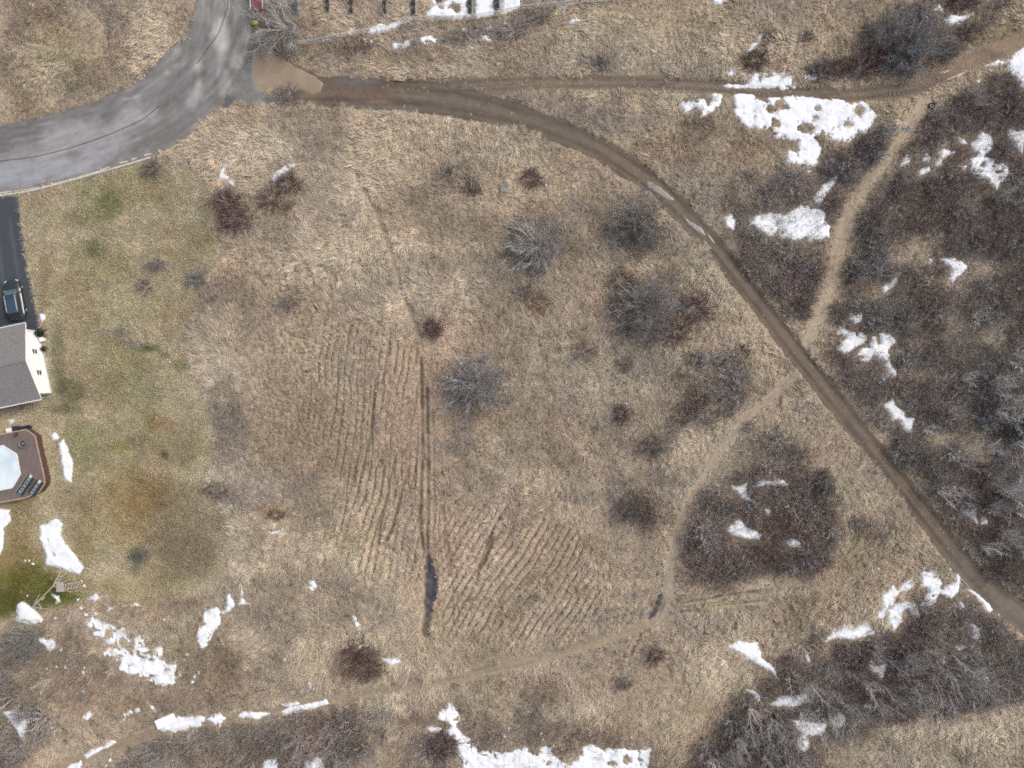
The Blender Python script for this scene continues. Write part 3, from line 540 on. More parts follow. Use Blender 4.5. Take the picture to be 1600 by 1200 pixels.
def link(name, me, mat=None, parent=None, loc=None, rotz=None, label=None, cat=None, group=None, kind=None):
    o = bpy.data.objects.new(name, me)
    COL.objects.link(o)
    if mat is not None and me is not None:
        if len(me.materials) == 0: me.materials.append(mat)
    if parent is not None: o.parent = parent
    if loc is not None: o.location = loc
    if rotz is not None: o.rotation_euler = (0, 0, rotz)
    if label: o['label'] = label
    if cat: o['category'] = cat
    if group: o['group'] = group
    if kind: o['kind'] = kind
    return o

class MB:
    def __init__(s): s.v = []; s.f = []
    def add(s, vs, fs):
        b = len(s.v); s.v += [tuple(map(float, v)) for v in vs]; s.f += [tuple(b + i for i in f) for f in fs]; return s
    def box(s, c, d, rz=0.0, ry=0.0, rx=0.0):
        hx, hy, hz_ = d[0] / 2, d[1] / 2, d[2] / 2
        bev = min(hx, hy, hz_) * .18
        vs = []
        for sz in (-1, 1):
            for (x, y) in ((-hx + bev, -hy), (hx - bev, -hy), (hx, -hy + bev), (hx, hy - bev), (hx - bev, hy), (-hx + bev, hy), (-hx, hy - bev), (-hx, -hy + bev)):
                vs.append((x, y, sz * hz_))
        out = []
        for x, y, z in vs:
            y, z = y * math.cos(rx) - z * math.sin(rx), y * math.sin(rx) + z * math.cos(rx)
            x, z = x * math.cos(ry) + z * math.sin(ry), -x * math.sin(ry) + z * math.cos(ry)
            x, y = x * math.cos(rz) - y * math.sin(rz), x * math.sin(rz) + y * math.cos(rz)
            out.append((x + c[0], y + c[1], z + c[2]))
        fs = [tuple(reversed(range(8))), tuple(range(8, 16))] + [(i, (i + 1) % 8, 8 + (i + 1) % 8, 8 + i) for i in range(8)]
        return s.add(out, fs)
    def tube(s, pts, r, n=6, r2=None, cap=True):
        pts = [np.array(p, float) for p in pts]
        m = len(pts); vs = []; fs = []
        for i, p in enumerate(pts):
            d = pts[min(i + 1, m - 1)] - pts[max(i - 1, 0)]
            d = d / (np.linalg.norm(d) + 1e-9)
            a = np.cross(d, (0, 0, 1.0) if abs(d[2]) < .9 else (1.0, 0, 0)); a /= np.linalg.norm(a); b = np.cross(d, a)
            rr = r if r2 is None else r + (r2 - r) * i / (m - 1)
            for k in range(n):
                t = 2 * math.pi * k / n
                vs.append(p + rr * (math.cos(t) * a + math.sin(t) * b))
        for i in range(m - 1):
            for k in range(n):
                fs.append((i * n + k, i * n + (k + 1) % n, (i + 1) * n + (k + 1) % n, (i + 1) * n + k))
        if cap: fs += [tuple(reversed(range(n))), tuple(range((m - 1) * n, m * n))]
        return s.add(vs, fs)
    def prism(s, poly, z0, z1, bevel=0.0):
        n = len(poly); a = sum(poly[i][0] * poly[(i + 1) % n][1] - poly[(i + 1) % n][0] * poly[i][1] for i in range(n))
        if a < 0: poly = poly[::-1]
        vs = [(x, y, z0) for x, y in poly] + [(x, y, z1) for x, y in poly]
        fs = [tuple(reversed(range(n))), tuple(range(n, 2 * n))] + [(i, (i + 1) % n, n + (i + 1) % n, n + i) for i in range(n)]
        return s.add(vs, fs)
    def lathe(s, prof, n=20, c=(0, 0, 0)):
        vs = []; fs = []
        for r, z in prof:
            for k in range(n):
                t = 2 * math.pi * k / n; vs.append((c[0] + r * math.cos(t), c[1] + r * math.sin(t), c[2] + z))
        for i in range(len(prof) - 1):
            for k in range(n):
                fs.append((i * n + k, i * n + (k + 1) % n, (i + 1) * n + (k + 1) % n, (i + 1) * n + k))
        return s.add(vs, fs)
    def build(s, name, mat, parent=None, smooth_shade=False, **kw):
        me = new_mesh(name, s.v, s.f, smooth_shade)
        return link(name, me, mat, parent, **kw)

def thing(name, px, py, label, cat, rotz=0.0, z=None, group=None):
    x, y = W(px, py)
    o = bpy.data.objects.new(name, None); COL.objects.link(o)
    o.empty_display_size = .3
    o.location = (x, y, hz(px, py) if z is None else z); o.rotation_euler = (0, 0, rotz)
    o['label'] = label; o['category'] = cat
    if group: o['group'] = group
    return o

# ------------------------------------------------------------------ materials
def nodes_of(m):
    m.use_nodes = True
    nt = m.node_tree
    return nt, nt.nodes, nt.links, nt.nodes['Principled BSDF']

def plain(name, c, rough=.7, spec=.3, metal=0.0, noise=0.0, nscale=8.0, bump=0.0, bscale=30.0, c2=None):
    m = bpy.data.materials.new(name); nt, N, L, P = nodes_of(m)
    P.inputs['Base Color'].default_value = (*c, 1); P.inputs['Roughness'].default_value = rough
    P.inputs['Specular IOR Level'].default_value = spec; P.inputs['Metallic'].default_value = metal
    tc = N.new('ShaderNodeTexCoord')
    if noise > 0 or c2 is not None:
        n = N.new('ShaderNodeTexNoise'); n.inputs['Scale'].default_value = nscale; n.inputs['Detail'].default_value = 5
        L.new(tc.outputs['Object'], n.inputs['Vector'])
        r = N.new('ShaderNodeValToRGB')
        e = r.color_ramp.elements
        e[0].position, e[1].position = .3, .7
        e[0].color = (*[v * (1 - noise) for v in c], 1); e[1].color = (*(c2 if c2 is not None else [min(1, v * (1 + noise)) for v in c]), 1)
        L.new(n.outputs['Fac'], r.inputs['Fac']); L.new(r.outputs['Color'], P.inputs['Base Color'])
    if bump > 0:
        n = N.new('ShaderNodeTexNoise'); n.inputs['Scale'].default_value = bscale; n.inputs['Detail'].default_value = 4
        L.new(tc.outputs['Object'], n.inputs['Vector'])
        b = N.new('ShaderNodeBump'); b.inputs['Strength'].default_value = bump; b.inputs['Distance'].default_value = .02
        L.new(n.outputs['Fac'], b.inputs['Height']); L.new(b.outputs['Normal'], P.inputs['Normal'])
    return m

def attr_mat(name, attr, kind='GEOMETRY', rough=.95, spec=.1, n1=(2.5, .35), n2=(11.0, .35), bump=.4, bscale=9.0, blade=None):
    """albedo from a colour attribute, varied by two octaves of noise"""
    m = bpy.data.materials.new(name); nt, N, L, P = nodes_of(m)
    P.inputs['Roughness'].default_value = rough; P.inputs['Specular IOR Level'].default_value = spec
    a = N.new('ShaderNodeAttribute'); a.attribute_type = kind; a.attribute_name = attr
    out = a.outputs['Color']
    tc = N.new('ShaderNodeTexCoord')
    for sc, am in [x for x in (n1, n2) if x]:
        n = N.new('ShaderNodeTexNoise'); n.inputs['Scale'].default_value = sc; n.inputs['Detail'].default_value = 4; n.inputs['Roughness'].default_value = .65
        L.new(tc.outputs['Object'], n.inputs['Vector'])
        mr = N.new('ShaderNodeMapRange'); mr.inputs['From Min'].default_value = .3; mr.inputs['From Max'].default_value = .7
        mr.inputs['To Min'].default_value = 1 - am; mr.inputs['To Max'].default_value = 1 + am
        L.new(n.outputs['Fac'], mr.inputs['Value'])
        vm = N.new('ShaderNodeVectorMath'); vm.operation = 'SCALE'
        L.new(out, vm.inputs[0]); L.new(mr.outputs['Result'], vm.inputs['Scale']); out = vm.outputs['Vector']
    if blade:
        a2 = N.new('ShaderNodeAttribute'); a2.attribute_name = blade
        vm = N.new('ShaderNodeVectorMath'); vm.operation = 'MULTIPLY'
        L.new(out, vm.inputs[0]); L.new(a2.outputs['Color'], vm.inputs[1]); out = vm.outputs['Vector']
    L.new(out, P.inputs['Base Color'])
    if bump:
        n = N.new('ShaderNodeTexNoise'); n.inputs['Scale'].default_value = bscale; n.inputs['Detail'].default_value = 5
        L.new(tc.outputs['Object'], n.inputs['Vector'])
        b = N.new('ShaderNodeBump'); b.inputs['Strength'].default_value = bump; b.inputs['Distance'].default_value = .05
        L.new(n.outputs['Fac'], b.inputs['Height']); L.new(b.outputs['Normal'], P.inputs['Normal'])
    return m

M_GROUND = attr_mat('ground', 'Col', n1=(3.0, .3), n2=(12.0, .4), bump=.6)
M_DIRT = attr_mat('dirt', 'Col', n1=(1.2, .14), n2=(9.0, .16), bump=.35, rough=.85, spec=.2)
M_ASPH = attr_mat('asphalt', 'Col', n1=(.9, .10), n2=(14.0, .10), bump=.15, bscale=40, rough=.8, spec=.25)

# ------------------------------------------------------------------ the ground, one sheet out to the horizon
def outer(a, sgn):
    out = []; d = STEP * 2; x = a
    while abs(x - a) < 18000:
        x += sgn * d; d *= 1.45; out.append(x)
    return out
ex = np.array(outer(float(GX[0]), -1)[::-1] + list(GX) + outer(float(GX[-1]), 1), F)
ey = np.array(outer(float(GY[0]), -1)[::-1] + list(GY) + outer(float(GY[-1]), 1), F)
EX, EY = np.meshgrid(ex, ey)
EH = bil(H, EX.ravel(), EY.ravel()).reshape(EX.shape)
far = np.maximum.reduce([GX[0] - EX, EX - GX[-1], GY[0] - EY, EY - GY[-1], EX * 0])
EH = EH * (1 - smooth(0, 200, far))
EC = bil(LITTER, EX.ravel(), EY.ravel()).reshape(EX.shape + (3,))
fc = rgb(.27, .22, .16)
EC = EC + (fc - EC) * smooth(0, 60, far)[..., None]
wx, wy = W(EX.ravel(), EY.ravel())
ny, nx = EX.shape
idx = np.arange(nx * ny).reshape(ny, nx)
q = np.stack([idx[:-1, :-1], idx[1:, :-1], idx[1:, 1:], idx[:-1, 1:]], -1).reshape(-1, 4)
me = new_mesh('ground', np.stack([wx, wy, EH.ravel()], -1), q, True)
color_attr(me, 'Col', EC.reshape(-1, 3))
link('ground', me, M_GROUND, kind='structure', label='meadow soil with dead thatch and damp ruts')

def drape(name, field_fn, color_fn, bbox, mat, dz=.03, step=1.6, slope=.02, low=-3.0, kind='structure', label=None, cat=None, group=None, bumpy=0.0, parent=None, level=None):
    """a sheet lying on the ground wherever field (px, positive inside) says so; its rim dips below the ground"""
    x0, y0, x1, y1 = bbox
    gx = np.arange(x0, x1 + step, step, dtype=F); gy = np.arange(y0, y1 + step, step, dtype=F)
    X, Y = np.meshgrid(gx, gy)
    f = field_fn(X, Y)
    base = bil(H, X.ravel(), Y.ravel()).reshape(X.shape) if level is None else np.full(X.shape, level, F)
    z = base + np.clip(f * slope, -.10, dz)
    if bumpy: z = z + bumpy * fbm(X, Y, 9, 311, 3) * smooth(0, 4, f)
    keep = f > low
    qk = keep[:-1, :-1] | keep[1:, :-1] | keep[1:, 1:] | keep[:-1, 1:]
    idx = np.arange(X.size).reshape(X.shape)
    q = np.stack([idx[:-1, :-1], idx[1:, :-1], idx[1:, 1:], idx[:-1, 1:]], -1)[qk]
    if len(q) == 0: return None
    used = np.unique(q); remap = np.zeros(X.size, np.int64); remap[used] = np.arange(len(used))
    wx, wy = W(X.ravel()[used], Y.ravel()[used])
    me = new_mesh(name, np.stack([wx, wy, z.ravel()[used]], -1), remap[q], True)
    if color_fn is not None: color_attr(me, 'Col', color_fn(X.ravel()[used], Y.ravel()[used]))
    return link(name, me, mat, parent, kind=kind, label=label, cat=cat, group=group)

RAST = lambda A: (lambda X, Y: bil(A, X.ravel(), Y.ravel()).reshape(X.shape))
CR = lambda A: (lambda x, y: bil(A, x, y))
# dirt track colours
def streak(arc, u, la, lu, seed): return vnoise(arc / la + 300, u / lu + 300, seed) * 2 - 1
def lanecol(dry, wet, green, u, arc, seed):
    n = .6 * streak(arc, u, 60, .16, seed) + .4 * streak(arc, u, 22, .08, seed + 1) + .35 * N20
    C = np.broadcast_to(rgb(*dry), PX.shape + (3,)).copy()
    C = mix(C, wet, smooth(-.05, .5, n) * .8)
    C = mix(C, green, smooth(.6, 1.0, np.abs(u) + .35 * N20) * .6)
    return C
MC = lanecol((.140, .112, .087), (.088, .070, .055), (.130, .115, .085), main_u, main_arc, 401)
MC = mix(MC, (.185, .148, .112), np.exp(-(main_u / .22) ** 2) * .6 * (1 + .8 * N20))
MC = mix(MC, (.075, .058, .046), np.exp(-((np.abs(main_u) - .52) / .13) ** 2) * (.5 + .5 * N20))
MC = mix(MC, (.070, .058, .046), smooth(.78, .98, main_u + .2 * N20) * .6)
MC = blob(MC, [(870, 200, 120, 40, (.118, .108, .085), .6), (720, 155, 70, 20, (.118, .104, .086), .5), (560, 140, 70, 14, (.12, .088, .068), .6), (590, 158, 26, 4, (.22, .135, .10), .7), (600, 168, 60, 5, (.13, .125, .12), .7),
               (560, 127, 40, 6, (.16, .155, .15), .6), (1090, 360, 40, 30, (.13, .118, .095), .5), (1510, 900, 60, 60, (.17, .15, .12), .6), (1580, 960, 40, 40, (.17, .155, .13), .6), (620, 125, 40, 6, (.075, .065, .055), .7)])
UC = lanecol((.175, .145, .115), (.095, .078, .062), (.20, .17, .125), upper_u, upper_arc, 411)
UC = mix(UC, (.12, .088, .066), np.exp(-((np.abs(upper_u) - .5) / .22) ** 2) * .7)
UC = blob(UC, [(1500, 100, 60, 20, (.27, .20, .13), .6), (1580, 70, 40, 16, (.29, .22, .14), .6), (850, 132, 60, 10, (.20, .17, .11), .4)])
PC = lanecol((.375, .312, .232), (.27, .218, .16), (.30, .265, .18), path_u, path_arc, 421)
FC = lanecol((.33, .275, .21), (.22, .18, .14), (.26, .22, .15), foot_u, foot_arc, 431)
KC = lanecol((.29, .238, .172), (.18, .145, .105), (.33, .285, .20), lower_u, lower_arc, 441)
drape('dirt_track', RAST(main), CR(MC), (450, 90, 1690, 1050), M_DIRT, dz=.035, label='compacted brown dirt road curving round the meadow')
drape('side_track', RAST(np.minimum(upper, -main + 2)), CR(UC), (600, 0, 1690, 180), M_DIRT, dz=.03, label='rutted brown dirt track running along the top')
drape('grass_path', RAST(path), CR(PC), (1240, 150, 1470, 560), M_DIRT, dz=.02, label='worn tan path through the brush')
drape('foot_path', RAST(np.minimum(foot, -main + 1)), CR(FC), (1000, 570, 1270, 985), M_DIRT, dz=.02, label='pale worn footpath past the dark thicket')
drape('wheel_track', RAST(np.minimum(lower, -foot + 1)), CR(KC), (0, 915, 1240, 1260), M_DIRT, dz=.02, label='faint two rut track across the lower meadow')

# asphalt street
n = .35 * streak(road_arc, road_u, 34, .12, 451) + .25 * streak(road_arc, road_u, 10, .05, 452) + .5 * N20 + .35 * N5 + .3 * N60
RC = np.broadcast_to(rgb(.185, .183, .178), PX.shape + (3,)).copy()
RC = mix(RC, (.36, .35, .34), smooth(.02, .5, n) * .8)
RC = mix(RC, (.105, .105, .103), smooth(.02, .5, -n) * .65)
RC = blob(RC, [(60, 265, 110, 30, (.30, .32, .345), .8), (130, 225, 80, 40, (.33, .32, .335), .65), (30, 240, 60, 14, (.24, .22, .22), .5), (210, 190, 40, 20, (.34, .33, .345), .6), (280, 150, 34, 50, (.155, .155, .148), .85), (255, 215, 50, 24, (.15, .148, .143), .8),
               (345, 60, 14, 40, (.46, .44, .41), .9), (310, 120, 10, 40, (.40, .385, .37), .8), (300, 155, 16, 24, (.36, .35, .35), .7), (380, 55, 12, 14, (.40, .37, .335), .7), (372, 95, 12, 14, (.40, .375, .34), .7), (350, 140, 12, 20, (.35, .335, .315), .6),
               (330, 95, 12, 26, (.19, .188, .18), .7), (374, 45, 7, 40, (.18, .16, .15), .7), (310, 50, 10, 40, (.22, .22, .215), .6), (300, 75, 16, 24, (.155, .155, .15), .6), (320, 20, 20, 24, (.23, .23, .22), .5), (240, 130, 40, 14, (.24, .225, .225), .5)], .8)
n2 = .6 * streak(road_arc, road_u, 30, .07, 455) + .5 * N5 + .3 * N20
RC = mix(RC, RC * .82, smooth(.1, .6, n2)); RC = mix(RC, RC * 1.15, smooth(.1, .6, -n2))
RC = mix(RC, (.15, .14, .12), smooth(7, 0, road + 3 * N5) * .6)
def road_rim(X, Y): return bil(road, X.ravel(), Y.ravel()).reshape(X.shape) + .8 * fbm(X, Y, 6, 455, 2)
road_o = drape('road', road_rim, CR(RC), (-80, -80, 400, 325), M_ASPH, dz=.06, slope=.06, label='curved grey asphalt street with sandy streaks')
DC = np.broadcast_to(rgb(.055, .066, .076), PX.shape + (3,)).copy()
DC = mix(DC, (.085, .10, .112), smooth(-.1, .5, streak(PX - .15 * PY, PX * 0 + PY / 1.0, 5, 130, 461) + .5 * N60) * .7)
DC = mix(DC, (.040, .047, .056), smooth(480, 510, PY) * .8)  # darker near the house: wet shade put into the asphalt colour
drape('driveway', RAST(drive), CR(DC), (-80, 290, 80, 590), M_ASPH, dz=.05, slope=.06, label='dark asphalt driveway beside the lawn')
AC = np.broadcast_to(rgb(.175, .18, .172), PX.shape + (3,)).copy()
AC = mix(AC, (.24, .245, .235), smooth(0, .5, N5)); AC = mix(AC, (.11, .115, .12), smooth(0, .5, -N20))
drape('gravel_apron', RAST(np.minimum(apron, -road + 1)), CR(AC), (340, 70, 420, 180), M_DIRT, dz=.03, label='grey gravel verge between street and puddle')

# puddles
M_MUD = plain('muddy_water', (.29, .225, .160), rough=.25, spec=.3, c2=(.345, .272, .198), noise=.12, nscale=.35)
M_WET = plain('dark_water', (.05, .053, .06), rough=.3, spec=.45, c2=(.10, .095, .09), noise=.2, nscale=1.2)
M_PUD = plain('pale_puddle_water', (.28, .25, .22), rough=.15, spec=.5)
lev = float(np.percentile(H[pond > 1], 97)) + .03
drape('muddy_puddle', RAST(pond), None, (385, 60, 515, 155), M_MUD, dz=.0, low=-4, slope=.03, level=lev, label='wide brown muddy puddle at the road end')
for nm, fl, bb in (('wet_rut', WET_A, (650, 855, 695, 975)), ('wet_rut', WET_B, (1000, 915, 1050, 980))):
    drape(nm, RAST(fl), None, bb, M_WET, dz=.02, low=-3, label='dark standing water in a rut')
for i, pts in enumerate([[(1010, 283), (1018, 284), (1032, 292), (1050, 308), (1055, 314), (1040, 310), (1025, 300), (1012, 292)], [(1065, 333), (1078, 345), (1095, 355), (1103, 368), (1090, 362), (1075, 350)],
                         [(1098, 373), (1104, 378), (1112, 388), (1107, 390), (1100, 381)], [(1104, 363), (1110, 368), (1120, 382), (1114, 380)], [(1480, 122), (1498, 115), (1512, 108), (1514, 111), (1496, 119), (1478, 127)], [(1468, 113), (1476, 109), (1484, 110), (1476, 115)]]):
    xs = [p[0] for p in pts]; ys = [p[1] for p in pts]
    drape('puddle', lambda X, Y, p=pts: poly_sdf(X, Y, p) + 1.3 * fbm(X, Y, 7, 471, 2) + .5, None, (min(xs) - 6, min(ys) - 6, max(xs) + 6, max(ys) + 6), M_PUD, dz=.05, step=1.0, low=-1.5, slope=.04, label='thin pale meltwater puddle in a wheel rut')

# kerb, gutter and sealed joints of the street
M_CONC = plain('pale_concrete', (.52, .50, .46), rough=.9, noise=.2, nscale=2.0)
M_TAR = plain('tar', (.055, .055, .055), rough=.6)
def ribbon(name, pts, hw, h, dz, mat, parent=None, kind=None, label=None):
    """a low moulded strip following a pixel polyline"""
    pts = smooth_line(pts, 6); n = len(pts); vs = []; fs = []
    for i, (x, y) in enumerate(pts):
        a, b = pts[max(i - 1, 0)], pts[min(i + 1, n - 1)]
        dx, dy = b[0] - a[0], b[1] - a[1]; L = math.hypot(dx, dy); ux, uy = -dy / L, dx / L
        z = hz(x, y) + dz
        for k, zz in ((-1, -.25), (-1, h), (1, h), (1, -.25)):
            wx, wy = W(x + k * ux * hw / S, y + k * uy * hw / S); vs.append((wx, wy, z + zz))
    for i in range(n - 1):
        for k in range(3): fs.append((i * 4 + k, i * 4 + k + 1, i * 4 + 5 + k, i * 4 + 4 + k))
    me = new_mesh(name, vs, fs)
    return link(name, me, mat, parent, kind=kind, label=label)
ribbon('kerb', [(-60, 319), (0, 306), (45, 299), (90, 288), (140, 274), (190, 260), (236, 246)], .10, .14, .0, M_CONC, kind='structure', label='pale concrete kerb along the lawn')
for seg in ([(-60, 309), (0, 302), (60, 293), (118, 279)], [(120, 278), (150, 269), (172, 261)], [(187, 255), (200, 252)], [(206, 249), (214, 247)], [(226, 243), (237, 240)]):
    ribbon('gutter', seg, .075, .03, .06, M_CONC, kind='structure', label='pale broken concrete gutter edge')
for seg in ([(357, -60), (356, 5), (350, 30), (340, 55), (325, 75), (308, 100)], [(250, 165), (225, 185), (190, 202), (150, 218), (100, 234), (50, 246), (0, 252), (-70, 262)]):
    ribbon('road_seam', seg, .045, .006, .06, M_TAR, kind='structure', label='dark sealed seam along the street')

# ------------------------------------------------------------------ snow meshes
def snow_mat():
    m = bpy.data.materials.new('snow'); nt, N, L, P = nodes_of(m)
    P.inputs['Roughness'].default_value = .8; P.inputs['Specular IOR Level'].default_value = .2
    tc = N.new('ShaderNodeTexCoord'); n = N.new('ShaderNodeTexNoise'); n.inputs['Scale'].default_value = .8; n.inputs['Detail'].default_value = 6
    L.new(tc.outputs['Object'], n.inputs['Vector'])
    r = N.new('ShaderNodeValToRGB'); e = r.color_ramp.elements
    e[0].position, e[0].color = .28, (.60, .655, .70, 1); e[1].position, e[1].color = .5, (.765, .80, .83, 1)
    L.new(n.outputs['Fac'], r.inputs['Fac']); L.new(r.outputs['Color'], P.inputs['Base Color'])
    return m
M_SNOW = snow_mat()
for s in SNOW:
    xs = [p[0] for p in s['poly']]; ys = [p[1] for p in s['poly']]
    bb = (max(min(xs) - 6, -79), max(min(ys) - 6, -79), min(max(xs) + 6, 1679), min(max(ys) + 6, 1279))
    drape('snow_patch', lambda X, Y, s=s: snow_field(X, Y, s), None, bb, M_SNOW, dz=s['thick'] + .04, step=1.0, slope=.045, low=-2.2, kind='thing', label=s['label'], cat='snow patch', group=s['group'] or 'melting snow patches', bumpy=.03)
rs = random.Random(5)
mb = MB()
for fx, fy, fr in FLECKS:
    x, y = W(fx, fy); z = hz(fx, fy); r = fr * S * .62
    n = 9; ring = []
    el, an = rs.uniform(.55, 1), rs.uniform(0, 3.14)
    for j, (rr, zz) in enumerate(((1.0, -.03), (.8, .09), (.4, .13))):
        for k in range(n):
            t = 2 * math.pi * k / n; q = r * rr * (1 + .28 * math.sin(3 * t + fx) + .16 * math.sin(5 * t + fy))
            a, b = q * math.cos(t), q * el * math.sin(t)
            ring.append((x + a * math.cos(an) - b * math.sin(an), y + a * math.sin(an) + b * math.cos(an), z + zz + .03))
    fs = [(j * n + k, j * n + (k + 1) % n, (j + 1) * n + (k + 1) % n, (j + 1) * n + k) for j in range(2) for k in range(n)] + [tuple(range(2 * n, 3 * n))]
    mb.add(ring, fs)
mb.build('snow_flecks', M_SNOW, None, True, kind='stuff', label='scattered flecks of melting snow in the grass')

# ------------------------------------------------------------------ grass: tufts of real blades, spread by geometry nodes
rng = np.random.default_rng(7)
def tuft_mesh(name, seed, nb, rad, lmin, lmax, lean, width, spread):
    """a tuft of bent blades leaning mostly towards +x"""
    r = np.random.default_rng(seed); V = []; Fc = []; C = []
    for i in range(nb):
        a = r.normal(0, spread); L = r.uniform(lmin, lmax); w = width * r.uniform(.7, 1.3)
        bx, by = r.normal(0, rad * .5, 2)
        tilt = np.clip(r.normal(lean, .25), .05, 1.5)
        d = np.array([math.cos(a) * math.sin(tilt), math.sin(a) * math.sin(tilt), math.cos(tilt)])
        s = np.array([-math.sin(a), math.cos(a), 0]) * w * .5
        tw = r.normal(0, .5); s = s + np.array([0, 0, math.sin(tw) * w * .5])
        p0 = np.array([bx, by, -.04]); p1 = p0 + d * L * .5
        t2 = min(tilt + r.uniform(.15, .6), 1.62)
        d2 = np.array([math.cos(a) * math.sin(t2), math.sin(a) * math.sin(t2), math.cos(t2)])
        p2 = p1 + d2 * L * .5; p2[2] = max(p2[2], .02)
        b = len(V); V += [p0 - s, p0 + s, p1 + s * .85, p1 - s * .85, p2]
        Fc += [(b, b + 1, b + 2, b + 3), (b + 3, b + 2, b + 4)]
        k = r.uniform(.84, 1.16); h = r.normal(0, .022)
        C += [(k * (1 + h), k, k * (1 - h))] * 5
    me = new_mesh(name, V, Fc); color_attr(me, 'shade', np.array(C)); return me

M_GRASS = attr_mat('dry_grass', 'tint', 'INSTANCER', rough=.9, spec=.15, n1=None, n2=None, bump=0, blade='shade')
M_TWIG_I = attr_mat('brush_twigs', 'tint', 'INSTANCER', rough=.9, spec=.15, n1=None, n2=None, bump=0, blade='shade')

def proto(me, mat):
    me.materials.append(mat)
    return bpy.data.objects.new(me.name, me)        # not linked: only a source for instances

def scatter(name, protos, pos, rot, scl, tint, idx, label):
    """one stuff object whose vertices carry instances of the prototypes"""
    me = bpy.data.meshes.new(name)
    n = len(pos)
    me.vertices.add(n); me.vertices.foreach_set('co', pos.astype(F).ravel())
    def att(nm, typ, arr, key):
        a = me.attributes.new(nm, typ, 'POINT'); a.data.foreach_set(key, arr.ravel())
    att('rot', 'FLOAT_VECTOR', rot.astype(F), 'vector'); att('scl', 'FLOAT_VECTOR', scl.astype(F), 'vector')
    att('pick', 'INT', idx.astype(np.int32), 'value')
    c = np.ones((n, 4), F); c[:, :3] = tint
    att('tint', 'FLOAT_COLOR', c, 'color')
    o = link(name, me, None, kind='stuff', label=label)
    ng = bpy.data.node_groups.new(name, 'GeometryNodeTree')
    ng.interface.new_socket('Geometry', in_out='INPUT', socket_type='NodeSocketGeometry')
    ng.interface.new_socket('Geometry', in_out='OUTPUT', socket_type='NodeSocketGeometry')
    N, L = ng.nodes, ng.links
    gi, go = N.new('NodeGroupInput'), N.new('NodeGroupOutput')
    ip = N.new('GeometryNodeInstanceOnPoints'); L.new(gi.outputs[0], ip.inputs['Points'])
    g2i = N.new('GeometryNodeGeometryToInstance')
    for p in protos:
        oi = N.new('GeometryNodeObjectInfo'); oi.inputs['Object'].default_value = p; oi.inputs['As Instance'].default_value = True
        L.new(oi.outputs['Geometry'], g2i.inputs[0])
    # several prototypes: join their instances and pick one by index
    if len(protos) > 1:
        N.remove(g2i); j = N.new('GeometryNodeJoinGeometry')
        for nd in [x for x in N if x.bl_idname == 'GeometryNodeObjectInfo']: L.new(nd.outputs['Geometry'], j.inputs[0])
        src = j.outputs[0]
    else:
        src = [x for x in N if x.bl_idname == 'GeometryNodeObjectInfo'][0].outputs['Geometry']; N.remove(g2i)
    L.new(src, ip.inputs['Instance']); ip.inputs['Pick Instance'].default_value = True
    def named(nm, typ):
        q = N.new('GeometryNodeInputNamedAttribute'); q.data_type = typ; q.inputs['Name'].default_value = nm; return q.outputs['Attribute']
    L.new(named('pick', 'INT'), ip.inputs['Instance Index'])
    L.new(named('scl', 'FLOAT_VECTOR'), ip.inputs['Scale'])
    e2r = N.new('FunctionNodeEulerToRotation'); L.new(named('rot', 'FLOAT_VECTOR'), e2r.inputs[0]); L.new(e2r.outputs[0], ip.inputs['Rotation'])
    L.new(ip.outputs[0], go.inputs[0])
    md = o.modifiers.new('scatter', 'NODES'); md.node_group = ng
    return o

def candidates(spacing, x0=-78, y0=-78, x1=1678, y1=1278, seed=1):
    r = np.random.default_rng(seed)
    gx = np.arange(x0, x1, spacing); gy = np.arange(y0, y1, spacing)
    X, Y = np.meshgrid(gx, gy)
    X = X + r.uniform(-.5, .5, X.shape) * spacing * 1.5; Y = Y + r.uniform(-.5, .5, Y.shape) * spacing * 1.5
    return X.ravel(), Y.ravel(), r

OBST = np.zeros(PX.shape, F)        # ground covered by built things: no grass through floors
for poly in ([(-80, 545), (60, 516), (82, 615), (-80, 650)], [(-80, 690), (52, 670), (66, 680), (84, 757), (76, 772), (42, 778), (-80, 802)], [(242, 1124), (273, 1110), (280, 1124), (250, 1139)], [(781, 288), (795, 286), (797, 298), (790, 303), (781, 301)]):
    OBST = np.maximum(OBST, smooth(-1, .5, poly_sdf(PX, PY, poly)))
DEN = DEN * (1 - OBST)

protos = [proto(tuft_mesh('grass_tuft', 11 + i, 20, .16, .5, 1.0, 1.15, .036, .24), M_GRASS) for i in range(3)]
protos += [proto(tuft_mesh('grass_tuft', 31, 22, .20, .30, .6, .8, .034, 1.2), M_GRASS)]
short = [proto(tuft_mesh('turf_tuft', 41 + i, 26, .36, .16, .34, .8, .036, 2.5), M_GRASS) for i in range(2)]
x, y, r = candidates(2.75, seed=21)
d = bil(DEN, x, y)
keep = r.uniform(0, 1, len(x)) < d
x, y, d = x[keep], y[keep], d[keep]
lw = bil(LAWN, x, y); ln = bil(LEN, x, y)
isl = r.uniform(0, 1, len(x)) < lw
n = len(x)
wx, wy = W(x, y); z = bil(H, x, y)
ang = -bil(ANG, x, y) + r.normal(0, .38, n)
sc = np.clip(ln * r.lognormal(0, .28, n), .3, 1.7); sc = np.where(isl, np.clip(r.lognormal(0, .2, n), .6, 1.6), sc)
br = bil(BR, x, y)
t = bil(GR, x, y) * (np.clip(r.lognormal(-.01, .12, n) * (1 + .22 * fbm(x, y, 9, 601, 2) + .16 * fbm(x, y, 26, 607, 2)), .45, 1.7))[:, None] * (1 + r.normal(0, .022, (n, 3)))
dark = r.uniform(0, 1, n) < .045 + .06 * br
t[dark] *= .62
rot3 = np.stack([r.normal(0, .12, n), r.normal(0, .12, n), ang], -1); pos3 = np.stack([wx, wy, z], -1)
m = ~isl
